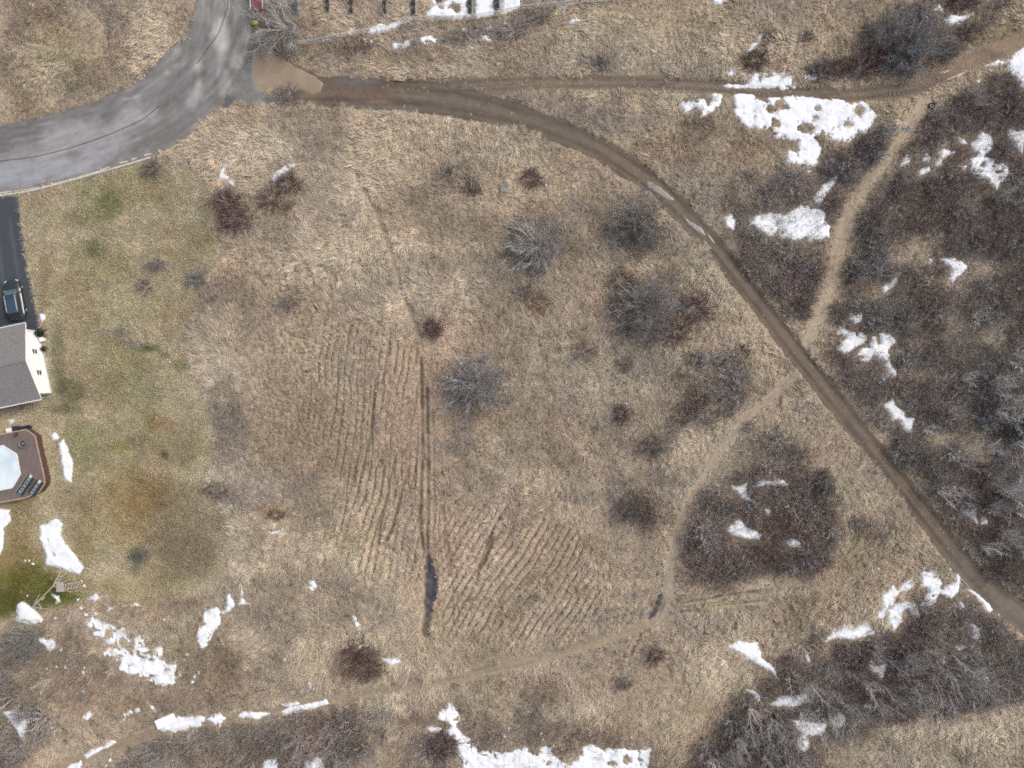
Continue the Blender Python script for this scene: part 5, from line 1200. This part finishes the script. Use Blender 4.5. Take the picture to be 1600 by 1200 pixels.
tree('evergreen_tree', CON, 1588, 668, 1.25, 'dark green evergreen among the pale trees at the right edge', 'tree', (.035, .060, .022), (.10, .08, .06), None, zs=1.0)
tree('evergreen_shrub', CON2, 67, 521, 1.0, 'dark evergreen shrub against the top corner of the house gable', 'shrub', (.022, .034, .026), (.08, .07, .06))
tree('evergreen_shrub', CON2, 71, 545, .6, 'small dark plant against the middle of the house gable', 'shrub', (.028, .038, .024), (.08, .07, .06))
o = thing('meter_box', 68, 531, 'small white utility box at the foot of the house gable', 'utility box', HA, z=0)
mb = MB(); mb.box((.1, 0, .35), (.34, .42, .6)); mb.build('case', M_WHITE, o); mb = MB(); mb.box((.1, 0, .67), (.4, .48, .04)); mb.build('lid', M_WHITE, o)

# ------------------------------------------------------------------ the car on the driveway
M_CAR = plain('black_car_paint', (.030, .042, .054), rough=.22, spec=.5)
M_CGL = plain('windscreen_glass', (.10, .14, .155), rough=.06, spec=.6)
M_CHR = plain('bright_metal', (.72, .74, .76), rough=.3, metal=.6)
M_TYRE = plain('tyre_rubber', (.018, .018, .019), rough=.9)
M_LAMP = plain('lamp_glass', (.72, .76, .78), rough=.1, spec=.6)
M_REDL = plain('red_lamp', (.22, .02, .02), rough=.2)
car = thing('parked_car', 29, 469, 'black car with pale roof rails parked on the asphalt driveway', 'car', math.radians(10.5), z=.06)
def loft(secs, closed=True):
    """secs: list of (y, [(x, z), ...]) half rings mirrored in x"""
    mb = MB(); n = None; vs = []; fs = []
    for y_, prof in secs:
        ring = [(x_, y_, z_) for x_, z_ in prof] + [(-x_, y_, z_) for x_, z_ in reversed(prof)]
        n = len(ring); vs += ring
    for i in range(len(secs) - 1):
        for k in range(n):
            fs.append((i * n + k, i * n + (k + 1) % n, (i + 1) * n + (k + 1) % n, (i + 1) * n + k))
    fs += [tuple(range(n)), tuple(reversed(range((len(secs) - 1) * n, len(secs) * n)))]
    return mb.add(vs, [tuple(reversed(f)) for f in fs])
def ring(w, zb, zs, zt, crown): return [(w * .86, zb), (w, zb + .12), (w * 1.01, zs), (w * .95, zt - .04), (w * .82, zt), (w * .4, zt + crown)]
secs = [(2.34, ring(.62, .35, .5, .62, .02)), (2.26, ring(.76, .26, .55, .74, .03)), (1.95, ring(.86, .22, .6, .84, .05)), (1.5, ring(.91, .22, .62, .93, .06)), (1.0, ring(.925, .22, .65, .99, .05)), (.4, ring(.93, .22, .68, 1.0, .02)),
        (-.8, ring(.93, .22, .70, 1.0, .02)), (-1.6, ring(.92, .22, .72, 1.0, .02)), (-2.05, ring(.88, .24, .72, .98, .02)), (-2.28, ring(.80, .30, .68, .90, .02)), (-2.36, ring(.66, .38, .6, .76, .01))]
body = loft(secs).build('body', M_CAR, car, True)
def cab(y0, w0, z0): return [(w0, z0 - .45), (w0, z0 - .08), (w0 * .93, z0), (w0 * .5, z0 + .03)]
def cabsec(y_, wb, wt, zb, zt): return (y_, [(wb, zb), (wb * .985, zb + (zt - zb) * .25), (wt * 1.01, zb + (zt - zb) * .85), (wt * .93, zt), (wt * .5, zt + .02)])
loft([cabsec(1.12, .80, .76, .97, 1.0), cabsec(.45, .84, .66, .97, 1.50), cabsec(-.6, .85, .69, .97, 1.56), cabsec(-1.6, .83, .67, .97, 1.52), cabsec(-2.0, .80, .72, .95, 1.16), cabsec(-2.2, .76, .72, .92, .96)]).build('side_glass', M_GLASS, car, True)
mb = MB()
mb.add([(-.66, .50, 1.505), (.66, .50, 1.505), (.70, .80, 1.30), (.76, 1.14, 1.045), (-.76, 1.14, 1.045), (-.70, .80, 1.30), (-.62, .46, 1.45), (.62, .46, 1.45), (.68, .8, 1.22), (.7, 1.1, .99), (-.7, 1.1, .99), (-.68, .8, 1.22)], [(0, 5, 2, 1), (5, 4, 3, 2), (0, 1, 7, 6), (3, 4, 10, 9), (1, 2, 8, 7), (2, 3, 9, 8), (5, 0, 6, 11), (4, 5, 11, 10), (6, 7, 8, 11), (11, 8, 9, 10)])
mb.build('windscreen', M_CGL, car)
loft([(.50, [(.63, 1.49), (.66, 1.525), (.6, 1.56), (.3, 1.57)]), (-.5, [(.66, 1.52), (.70, 1.56), (.64, 1.605), (.3, 1.62)]), (-1.5, [(.64, 1.5), (.68, 1.54), (.62, 1.58), (.3, 1.595)]), (-1.72, [(.6, 1.46), (.64, 1.48), (.58, 1.52), (.3, 1.53)])]).build('roof', plain('car_roof_paint', (.045, .075, .115), rough=.2, spec=.5), car, True)
for sx_ in (-1, 1):
    mb = MB(); mb.tube([(sx_ * .60, .42, 1.56), (sx_ * .62, .34, 1.645), (sx_ * .63, -1.45, 1.65), (sx_ * .61, -1.55, 1.57)], .038, 6); mb.build('roof_rail', M_CHR, car)
    mb = MB(); mb.tube([(sx_ * .945, 1.2, .86), (sx_ * .955, 0, .90), (sx_ * .945, -1.9, .92)], .022, 4); mb.build('side_trim', M_CHR, car)
    mb = MB(); mb.box((sx_ * 1.02, .72, 1.0), (.2, .12, .14)); mb.build('mirror', M_CAR, car)
    mb = MB(); mb.box((sx_ * .66, 2.20, .70), (.28, .16, .12), rz=-sx_ * .35); mb.build('headlight', M_LAMP, car)
    mb = MB(); mb.box((sx_ * .70, -2.27, .80), (.22, .12, .16), rz=sx_ * .25); mb.build('tail_light', M_REDL, car)
    for yy in (1.42, -1.40):
        p = MB(); p.lathe([(.16, -.1), (.27, -.11), (.335, -.08), (.34, 0), (.335, .08), (.27, .11), (.16, .1)], 20)
        w = p.build('wheel', M_TYRE, car, loc=(sx_ * .84, yy, .30)); w.rotation_euler = (0, math.pi / 2, 0)
        p = MB(); p.lathe([(0, sx_ * .07), (.06, sx_ * .09), (.17, sx_ * .085), (.2, sx_ * .06)], 12); p.build('rim', M_CHR, w)
mb = MB(); mb.box((0, -2.36, .50), (1.3, .08, .10)); mb.build('rear_bumper', M_CHR, car)
mb = MB(); mb.box((0, 2.335, .56), (.7, .05, .12)); mb.build('grille', M_DARKM, car)
mb = MB(); mb.tube([(-.3, 1.13, 1.035), (.25, .98, 1.17)], .012, 4); mb.tube([(.2, 1.13, 1.035), (.6, .93, 1.20)], .012, 4); mb.build('wipers', M_DARKM, car)

# ------------------------------------------------------------------ deck, pool and what stands on it
M_DECK = plain('brown_deck_board', (.175, .110, .088), rough=.8, noise=.16, nscale=2.0, bump=.2)
M_DECKP = plain('pale_deck_rail', (.42, .31, .25), rough=.8, noise=.15, nscale=3)
M_SKIRT = plain('dark_skirt_board', (.105, .062, .048), rough=.85, noise=.25, nscale=5)
DZ = 1.22
deck = thing('pool_deck', 40, 730, 'raised brown wooden deck around the octagonal pool', 'deck', 0, z=0)
dx0, dy0 = W(40, 730)
kf = (ALT - DZ) / ALT
def up(px, py, z=DZ):
    """ground plan position of a point seen at this pixel at height z, relative to the deck"""
    x_, y_ = (px - 800) * S * (ALT - z) / ALT, (600 - py) * S * (ALT - z) / ALT
    return (x_ - dx0, y_ - dy0)
top = [up(*p) for p in [(-70, 692), (0, 679), (41, 671), (55, 681), (70, 748), (70, 756), (62, 768), (40, 778), (0, 785), (-70, 797)]]
POOL = [up(*p) for p in [(5, 695), (27, 709), (33, 741), (20, 763), (-11, 769), (-33, 755), (-39, 723), (-26, 701)]]
HOLE = [(x_ * 1.0, y_) for x_, y_ in POOL]
# planks run up the picture, cut to the deck outline and round the pool
ca, sa = math.cos(math.radians(-13)), math.sin(math.radians(-13))
def rot(p): return (p[0] * ca + p[1] * sa, -p[0] * sa + p[1] * ca)
def unrot(p): return (p[0] * ca - p[1] * sa, p[0] * sa + p[1] * ca)
def spans(poly, u):
    R_ = [rot(p) for p in poly]; ys = []
    for (ax, ay), (bx, by) in zip(R_, R_[1:] + R_[:1]):
        if (ax > u) != (bx > u): ys.append(ay + (by - ay) * (u - ax) / (bx - ax))
    ys.sort(); return list(zip(ys[::2], ys[1::2]))
us = [rot(p)[0] for p in top]; u = min(us) + .08; k = 0
pm = [plain('deck_plank_%s' % nm, c, rough=.8, noise=.10, nscale=.8) for nm, c in (('brown', (.158, .128, .113)), ('umber', (.150, .121, .107)), ('russet', (.166, .134, .118)))]
while u < max(us) - .02:
    for (a0, a1) in spans(top, u):
        cuts = [(a0, a1)]
        for (h0, h1) in spans(HOLE, u):
            cuts = [(a0, h0 - .02), (h1 + .02, a1)]
        for c0, c1 in cuts:
            if c1 - c0 < .12: continue
            vs = []
            mb = MB(); mb.box((0, 0, 0), (.236, c1 - c0 - .03, .04)); 
            cx_, cy_ = unrot((u, (c0 + c1) / 2)); mb2 = MB()
            mb.build('plank', pm[k % 3], deck, loc=(cx_, cy_, DZ - .02 + .002 * (k % 2)), rotz=math.radians(-13)); k += 1
    u += .242
mb = MB()
inner = [(x_ * .985, y_ * .985) for x_, y_ in top]
mb.prism(top, DZ - .30, DZ - .06); mb.build('joists', M_SKIRT, deck) if False else None
for i, (p, q) in enumerate(zip(top[1:9], top[2:10])):
    L = math.hypot(q[0] - p[0], q[1] - p[1]); an = math.atan2(q[1] - p[1], q[0] - p[0])
    mb = MB(); mb.box(((p[0] + q[0]) / 2, (p[1] + q[1]) / 2, DZ + .035), (L + .05, .13, .05), rz=an); mb.build('edge_rail', M_DECKP, deck)
    mb = MB(); nb = max(1, int(L / .16))
    for j in range(nb):
        t = (j + .5) / nb
        mb.box((p[0] + (q[0] - p[0]) * t, p[1] + (q[1] - p[1]) * t, (DZ - .02) / 2 + .005 * (j % 2)), (L / nb * .9, .03 + .008 * (j % 3), DZ - .05), rz=an)
    mb.build('skirt_board', M_SKIRT, deck).__setitem__('kind', 'stuff')
    mb = MB(); mb.box(((p[0] + q[0]) / 2 + .05 * math.sin(an), (p[1] + q[1]) / 2 - .05 * math.cos(an), .10), (L, .07, .12), rz=an); mb.build('base_rail', M_DECKP if i < 4 else M_SKIRT, deck)
pool = thing('swimming_pool', -3, 732, 'octagonal above ground pool with a pale icy cover inside the deck', 'pool', 0, z=0)
px0, py0 = W(-3, 732)
PL = [(x_ + dx0 - px0, y_ + dy0 - py0) for x_, y_ in POOL]
cxp, cyp = sum(p[0] for p in PL) / 8, sum(p[1] for p in PL) / 8
def sc_(f): return [(cxp + (x_ - cxp) * f, cyp + (y_ - cyp) * f) for x_, y_ in PL]
mb = MB(); mb.prism(sc_(.985), -.05, DZ - .05); mb.build('wall', plain('pool_wall', (.45, .50, .53)), pool)
mb = MB()
A_, B_ = sc_(.995), sc_(.93)
for i in range(8):
    j = (i + 1) % 8
    mb.add([(*A_[i], DZ + .07), (*A_[j], DZ + .07), (*B_[j], DZ + .07), (*B_[i], DZ + .07), (*A_[i], DZ - .08), (*A_[j], DZ - .08), (*B_[j], DZ - .08), (*B_[i], DZ - .08)], [(0, 1, 2, 3), (4, 5, 1, 0), (6, 7, 3, 2)])
    mb.f = mb.f
mb.build('rim', plain('pool_rim', (.70, .73, .74), rough=.5), pool)
mb = MB(); C_ = sc_(.928); mid = sc_(.5)
mb.add([(*p, DZ + .02) for p in C_] + [(p[0], p[1], DZ - .03 + .02 * (i % 2)) for i, p in enumerate(mid)] + [(cxp, cyp, DZ - .05)], [(i, (i + 1) % 8, 8 + (i + 1) % 8, 8 + i) for i in range(8)] + [(8 + i, 8 + (i + 1) % 8, 16) for i in range(8)])
mb.build('cover', plain('icy_cover', (.56, .68, .74), rough=.5, c2=(.70, .79, .82), noise=.08, nscale=.6), pool, True)
def on_deck(px, py): return (px - 800) / kf / kf, 0
def dthing(name, px, py, label, cat, rz=0.0, group=None):
    g = ((px - 800) * kf + 800, (py - 600) * kf + 600)
    return thing(name, g[0], g[1], label, cat, rz, z=DZ + .004, group=group)
M_GREYM = plain('grey_metal', (.16, .165, .18), rough=.5, noise=.2, nscale=6)
o = dthing('fire_bowl', 38, 693, 'round grey bowl with a dark middle standing on the deck', 'fire bowl')
p = MB(); p.lathe([(.16, 0), (.18, .25), (.42, .34), (.48, .40), (.47, .42), (.40, .40), (.34, .30)], 24); p.build('bowl', M_GREYM, o, True)
p = MB(); p.lathe([(.335, .31), (.30, .36), (.12, .38), (0, .385)], 20); p.build('ash_cover', M_DARKM, o, True)
p = MB(); p.lathe([(.16, .385), (.15, .40), (.06, .405), (0, .405)], 14); p.build('lid', M_GREYM, o, True)
o = dthing('flower_pot', 27, 678, 'small dark pot by the upper edge of the deck', 'pot')
p = MB(); p.lathe([(.0, 0), (.16, .0), (.22, .3), (.24, .32), (.2, .33), (.18, .27), (0, .26)], 16); p.build('pot', plain('dark_pot', (.09, .05, .05)), o, True)
# two long folded loungers in the deck corner
LA = math.atan2(29, 20)
M_SLING = plain('dark_sling_fabric', (.030, .042, .044), rough=.7, noise=.2, nscale=8)
for (px, py, ln, lab, cush) in ((42, 757, 2.55, 'dark folded garden lounger with pale rails, nearer the pool', (56, 742)), (58, 762, 1.95, 'dark folded garden lounger with pale rails, in the deck corner', (66, 755))):
    o = dthing('folded_lounger', px, py, lab, 'lounger', LA, 'folded loungers in the deck corner')
    p = MB()
    for i in range(int(ln / .17)): p.box((-ln / 2 + .12 + i * .17, 0, .26 + .012 * (i % 2)), (.155, .95, .03))
    p.build('sling', M_SLING, o)
    for yy in ((-.12, .14, .46) if ln > 2 else (-.08, .14)):
        p = MB(); p.tube([(-ln / 2, yy, .32), (ln / 2 - .1, yy, .34)], .035, 6); p.build('rail', M_CHR, o)
    for i in range(5 if ln > 2 else 4):
        p = MB(); p.box((-ln / 2 + .3 + i * .42, .01, .315), (.13 + .08 * (i % 2), .24, .02)); p.build('strap', M_GREYM if i % 2 else M_CHR, o)
    p = MB()
    for xx in (-ln / 2 + .1, ln / 2 - .15):
        for yy in (-.42, .42): p.tube([(xx, yy, .28), (xx * .95, yy, 0)], .025, 6)
    p.build('legs', M_DARKM, o)
    p = MB(); p.box((ln / 2 - .05, .0, .40), (.34, .30, .10)); p.build('head_cushion', plain('pale_cushion', (.55, .60, .52), rough=.8), o)
for (px, py, dim, mat, lab) in ((13, 671, (.62, .5, .6), M_WHITE, 'white plastic box on the ground above the deck'), (23, 668, (.55, .5, .7), M_DARKM, 'dark bin between the white box and the navy bin'), (38, 667, (.95, .45, .55), plain('navy_plastic', (.022, .026, .045), rough=.4), 'navy storage bin on the ground above the deck')):
    o = thing('storage_bin', px + 6, py + 1, lab, 'bin', math.radians(10), z=0, group='bins by the deck')
    p = MB(); p.box((0, 0, dim[2] / 2), dim); p.build('bin_body', mat, o)
    p = MB(); p.box((0, 0, dim[2] + .025), (dim[0] + .05, dim[1] + .05, .05)); p.build('lid', mat, o)
    p = MB(); p.box((0, -dim[1] / 2 - .02, dim[2] * .8), (dim[0] * .4, .04, .06)); p.build('handle', M_GREYM, o)

# ------------------------------------------------------------------ play frame with swing beam and ladder
M_GWOOD = plain('weathered_grey_wood', (.40, .37, .33), rough=.9, noise=.2, nscale=5)
play = thing('play_frame', 84, 925, 'weathered swing frame with a slatted ladder on the mossy lawn', 'swing frame', 0, z=0)
ox, oy = W(84, 925)
def pt(px, py, z): x_, y_ = W(px, py); return (x_ - ox, y_ - oy, z)
def beam(name, pts, r, n=4): MB().tube(pts, r, n).build(name, M_GWOOD, play)
A1, A2 = pt(68.6, 940, 2.25), pt(100, 908, 2.25)
beam('beam', [A1, A2], .075)
for ft in (pt(76, 953, -.05), pt(61, 929, -.05)): beam('leg', [A1, ft], .055)
c1 = tuple(np.array(A1) * .45 + np.array(pt(76, 953, 0)) * .55); c2 = tuple(np.array(A1) * .45 + np.array(pt(61, 929, 0)) * .55)
beam('crossbar', [c1, c2], .045)
for ft in (pt(96, 889, -.05), pt(112, 926, -.05)): beam('leg', [A2, ft], .055)
c1 = tuple(np.array(A2) * .5 + np.array(pt(96, 889, 0)) * .5); c2 = tuple(np.array(A2) * .5 + np.array(pt(112, 926, 0)) * .5)
beam('crossbar', [c1, c2], .045)
for t in (.25, .6): 
    q1 = np.array(A2) * (1 - t) + np.array(pt(96, 889, 0)) * t; q2 = np.array(A2) * (1 - t) + np.array(pt(104, 893, 0)) * t
    beam('brace', [tuple(q1), tuple(q2)], .04)
beam('leg', [A2, pt(105, 892, -.05)], .045)
plat = [pt(98, 905, 1.3), pt(110, 905, 1.3), pt(110, 920, 1.3), pt(98, 920, 1.3)]
for i in range(4): beam('post', [(plat[i][0], plat[i][1], -.05), (plat[i][0], plat[i][1], 1.35)], .05)
for i in range(6):
    t = (i + .5) / 6; x_ = plat[0][0] + (plat[1][0] - plat[0][0]) * t
    MB().box((x_, (plat[0][1] + plat[2][1]) / 2, 1.38), (.13, 1.15, .03)).build('platform_plank', M_GWOOD, play)
s0, s1 = np.array(pt(111, 909, 1.35)), np.array(pt(126, 909, .05)); e0, e1 = np.array(pt(108, 917, 1.35)), np.array(pt(122, 918, .05))
beam('stringer', [tuple(s0), tuple(s1)], .045); beam('stringer', [tuple(e0), tuple(e1)], .045)
for i in range(5):
    t = .1 + i * .2; a_, b_ = s0 + (s1 - s0) * t, e0 + (e1 - e0) * t
    beam('rung', [tuple(a_), tuple(b_)], .05)
o = thing('loose_plank', 68, 935, 'short yellow plank lying on the moss under the swing beam', 'plank', math.radians(40))
MB().box((0, 0, .07), (.55, .13, .06)).build('board', plain('yellow_wood', (.62, .56, .30)), o)

# ------------------------------------------------------------------ white board lying by the lower track
o = thing('white_board', 261, 1125, 'clean white rectangular board lying across the lower track', 'board', math.radians(23.5), z=hz(261, 1125) + .34)
MB().box((0, 0, 0), (2.5, 1.12, .05)).build('panel', plain('white_board', (.84, .85, .86), rough=.4), o)
MB().box((0, -.50, -.06), (2.3, .06, .07)).build('batten', M_WOOD, o); MB().box((0, .50, -.06), (2.3, .06, .07)).build('batten', M_WOOD, o)

# ------------------------------------------------------------------ rows of stone slabs and the wire fence at the top
M_STONE = plain('dark_granite', (.05, .055, .06), rough=.5, noise=.25, nscale=6)
M_SBASE = plain('grey_plinth', (.30, .30, .29), rough=.9, noise=.2, nscale=4)
SG = 'rows of dark stone slabs beyond the fence'
for k, (px, py, ln, lab) in enumerate([(464, 12, 1.5, 'dark stone slab row half hidden by the tall sprawling tree'), (514, 8, 1.9, 'dark stone slab row just right of the tall sprawling tree'), (551, 10, 1.9, 'low stone slab row on bare dark soil'), (603, 12, 1.9, 'dark stone slab row beside the thin upright snow strip'),
                               (648, 12, 1.9, 'dark stone slab row beside the snow trickle'), (690, -2, .8, 'stone slab row at the top edge inside the broad snow sheet'), (736, 10, 1.9, 'dark stone slab row between broad and square snow sheets'), (779, 4, 1.6, 'dark stone slab row right of the square snow sheet')]):
    o = thing('stone_slab', px, py, lab, 'stone slab', rv.uniform(-.03, .03), group=SG)
    MB().box((0, .2, .06), (.72, ln + .5, .14)).build('plinth', M_SBASE, o)
    nst = 2 if ln > 1 else 1
    for j in range(nst):
        mb = MB(); w = ln / nst * .82; yy = (j - (nst - 1) / 2) * ln / nst; hgt = .75 + .2 * rv.random()
        t_ = .17; prof = [(-w / 2, .13), (w / 2, .13), (w / 2, hgt * .85), (w * .3, hgt * .97), (0, hgt), (-w * .3, hgt * .97), (-w / 2, hgt * .85)]
        vs = [(x_, yy + a_, z_) for x_ in (-t_ / 2, t_ / 2) for a_, z_ in prof]; m_ = len(prof)
        mb.add(vs, [tuple(reversed(range(m_))), tuple(range(m_, 2 * m_))] + [(i, (i + 1) % m_, m_ + (i + 1) % m_, m_ + i) for i in range(m_)])
        mb.build('headpiece', M_STONE, o)
fence = thing('wire_fence', 640, 38, 'thin wire mesh fence with pale rail along the dark weeds', 'fence', 0, z=0)
fx0, fy0 = W(640, 38)
M_GALV = plain('galvanised_wire', (.55, .56, .56), rough=.5, metal=.1)
FP = [(470, 71), (505, 66), (545, 58), (590, 50), (632, 40), (648, 34), (690, 33), (735, 31), (775, 25), (815, 16), (860, 12), (905, 7), (955, 1), (1000, -4)]
wire = MB(); FH = 1.25
for i, p in enumerate(FP):
    x_, y_ = W(*p); x_ -= fx0; y_ -= fy0; z0 = hz(*p)
    MB().tube([(x_, y_, z0 - .1), (x_, y_, z0 + FH + .06)], .035, 6).build('post', M_GALV, fence)
    if i + 1 < len(FP):
        q = FP[i + 1]; x2, y2 = W(*q); x2 -= fx0; y2 -= fy0; z2 = hz(*q)
        MB().tube([(x_, y_, z0 + FH), (x2, y2, z2 + FH)], .035, 5).build('top_rail', M_GALV, fence)
        L = math.hypot(x2 - x_, y2 - y_); m_ = int((L + FH) / .22)
        for sgn in (1, -1):
            for j in range(m_):
                s0_ = j * .22; a_ = (max(0, s0_ - FH), min(FH, s0_)); b_ = (min(L, s0_), max(0, s0_ - L))
                pts_ = []
                for d_, h_ in (a_, b_):
                    f_ = d_ / L; f_ = f_ if sgn > 0 else 1 - f_
                    pts_.append((x_ + (x2 - x_) * f_, y_ + (y2 - y_) * f_, z0 + (z2 - z0) * f_ + max(h_, .02)))
                wire.tube(pts_, .006, 3, cap=False)
wire.build('wire_mesh', M_GALV, fence).__setitem__('kind', 'stuff')

# ------------------------------------------------------------------ red trailer, lime bag, tyre, cover, sticks, gravel
M_REDP = plain('faded_red_bed', (.21, .062, .075), rough=.6, noise=.2, nscale=3)
tr = thing('flatbed_trailer', 404, -2, 'dark red flatbed with white side rails at the street edge', 'trailer', math.radians(1), z=.06)
for i in range(8): MB().box((-.56 + i * .16, 0, .62), (.15, 3.2, .05)).build('bed_plank', M_REDP, tr)
for sx_ in (-1, 1):
    MB().tube([(sx_ * .72, -1.62, .86), (sx_ * .72, 1.62, .86)], .04, 6).build('side_rail', M_WHITE, tr)
    for yy in (-1.5, 0, 1.5): MB().tube([(sx_ * .70, yy, .58), (sx_ * .72, yy, .88)], .025, 5).build('rail_post', M_WHITE, tr)
    p = MB(); p.lathe([(.14, -.09), (.29, -.1), (.32, 0), (.29, .1), (.14, .09)], 16); w = p.build('wheel', M_TYRE, tr, loc=(sx_ * .92, .3, .32)); w.rotation_euler = (0, math.pi / 2, 0)
    p = MB(); p.lathe([(0, sx_ * .05), (.15, sx_ * .05), (.17, sx_ * .03)], 10); p.build('rim', M_CHR, w)
MB().box((0, -1.68, .50), (1.45, .10, .14)).build('tail_bar', M_REDP, tr); MB().box((0, 0, .52), (.9, 3.0, .1)).build('chassis', M_DARKM, tr)
MB().box((.1, -2.0, .35), (.9, .3, .10)).build('drop_step', M_GREYM, tr)
bag = thing('lime_sack', 399, 37, 'bright yellow green sack on the street edge below the red flatbed', 'sack', .3)
p = MB(); p.lathe([(0, 0), (.26, .02), (.34, .15), (.33, .32), (.24, .42), (.08, .46), (.05, .52), (.10, .58), (.04, .58)], 14)
b_ = p.build('sack', plain('lime_fabric', (.58, .70, .16), rough=.7, noise=.2, nscale=7), bag, True); b_.scale = (1.1, .85, 1)
MB().tube([(.06, 0, .52), (-.06, .02, .53)], .05, 6).build('tie', M_DARKM, bag)
ty = thing('discarded_tyre', 1455, 166, 'discarded black tyre with a grey rim lying by the brush path', 'tyre')
p = MB(); p.lathe([(.24, .02), (.33, 0), (.40, .05), (.42, .13), (.40, .21), (.33, .25), (.25, .24), (.23, .13), (.24, .02)], 28); p.build('tyre', M_TYRE, ty, True)
p = MB(); p.lathe([(.235, .20), (.20, .19), (.13, .17), (.12, .12)], 24); p.build('rim', plain('dull_rim', (.28, .27, .30), rough=.5), ty, True)
hx = thing('well_cover', 788, 294, 'greenish grey hexagonal cover with a dark hole in the upper meadow', 'cover')
hexa = [(.62 * math.cos(math.radians(60 * i + 4)), .62 * math.sin(math.radians(60 * i + 4))) for i in range(6)]
MB().prism([(x_ * 1.12, y_ * 1.12) for x_, y_ in hexa], .0, .20).build('kerb', plain('mossy_frame', (.10, .105, .08), noise=.2), hx)
MB().prism(hexa, .05, .26).build('slab', plain('greenish_slab', (.24, .25, .225), rough=.85, noise=.25, nscale=4), hx)
MB().prism([(-.40 + .13 * math.cos(t * math.pi / 4), .06 + .16 * math.sin(t * math.pi / 4)) for t in range(8)], .2, .266).build('hole', M_DARKM, hx)
MB().box((.02, .16, .275), (.75, .07, .03), rz=-.35).build('hinge_bar', M_GREYM, hx)
ST = 'fallen sticks and logs'
M_STICK = plain('bleached_wood', (.50, .45, .38), rough=.9, noise=.25, nscale=6)
for pts, r_, lab in [([(1457, 155), (1462, 159), (1466, 166)], .075, 'short bent log touching the discarded tyre'), ([(1471, 148), (1469, 156), (1468, 164)], .055, 'pale upright log right of the discarded tyre'), ([(1492, 135), (1486, 142), (1480, 147)], .05, 'bleached stick at the bend above the brush'), ([(1462, 170), (1462, 177)], .035, 'thin stick below the discarded tyre'), ([(1433, 210), (1441, 216)], .045, 'pale stick at the head of the grass path'), ([(1447, 219), (1454, 224)], .04, 'pale broken stick right of the path head'),
                 ([(1373, 588), (1380, 595), (1386, 601)], .05, 'bleached stick in the brush below the ragged snow'), ([(1501, 690), (1507, 687), (1515, 688)], .05, 'bleached branch left of the whitest birch'), ([(1372, 740), (1379, 752), (1386, 761)], .04, 'pale split log on the left verge of the dirt road'), ([(1500, 903), (1508, 912), (1516, 921)], .06, 'pale log on the lower verge of the dirt road')]:
    x_, y_ = W(*pts[0]); o = thing('fallen_stick', pts[0][0], pts[0][1], lab, 'stick', 0, group=ST)
    q = [(W(*p)[0] - x_, W(*p)[1] - y_, .12 + .03 * i) for i, p in enumerate(pts)]
    MB().tube(q, r_, 6, r_ * .6).build('stem', M_STICK, o)
    m_ = q[len(q) // 2]; MB().tube([m_, (m_[0] + .25, m_[1] + .12, m_[2] + .12)], r_ * .45, 5, r_ * .2).build('twig', M_STICK, o)
rr = random.Random(3); mb = MB()
for i in range(420):
    t = rr.random()
    if i < 260: px, py = 1392 + 34 * t + rr.gauss(0, 1.5), 197 + 6 * t + rr.gauss(0, 2.0)
    else: px, py = 1366 + rr.gauss(8, 7), 184 + rr.gauss(0, 4)
    x_, y_ = W(px, py); s_ = rr.uniform(.05, .13); a_ = rr.uniform(0, 3)
    mb.add([(x_ + s_ * (math.cos(a_ + k * 1.2566) * rr.uniform(.8, 1.1)), y_ + s_ * .75 * math.sin(a_ + k * 1.2566), hz(px, py) + .02) for k in range(5)] + [(x_ + s_ * .4 * math.cos(a_ + 2), y_ + s_ * .4 * math.sin(a_ + 2), hz(px, py) + .02 + s_ * .9)], [(k, (k + 1) % 5, 5) for k in range(5)])
mb.build('gravel', plain('bluish_gravel', (.26, .29, .31), rough=.9, noise=.4, nscale=3), None, kind='stuff', label='bluish gravel strip across the head of the grass path')
mb = MB()
for i in range(700):
    t = rr.random(); j = int(t * (len(MAIN) - 2)); px = MAIN[j][0] + rr.gauss(0, 9); py = MAIN[j][1] + rr.gauss(0, 9)
    x_, y_ = W(px, py); s_ = rr.uniform(.02, .06); a_ = rr.uniform(0, 3); z_ = hz(px, py) + .045
    mb.add([(x_ + s_ * math.cos(a_ + k * 1.57), y_ + s_ * math.sin(a_ + k * 1.57), z_ - .03) for k in range(4)] + [(x_, y_, z_ + s_)], [(k, (k + 1) % 4, 4) for k in range(4)])
mb.build('road_stones', plain('pale_stone', (.42, .40, .36), rough=.9, noise=.4, nscale=2), None, kind='stuff', label='small pale stones strewn over the dirt road')
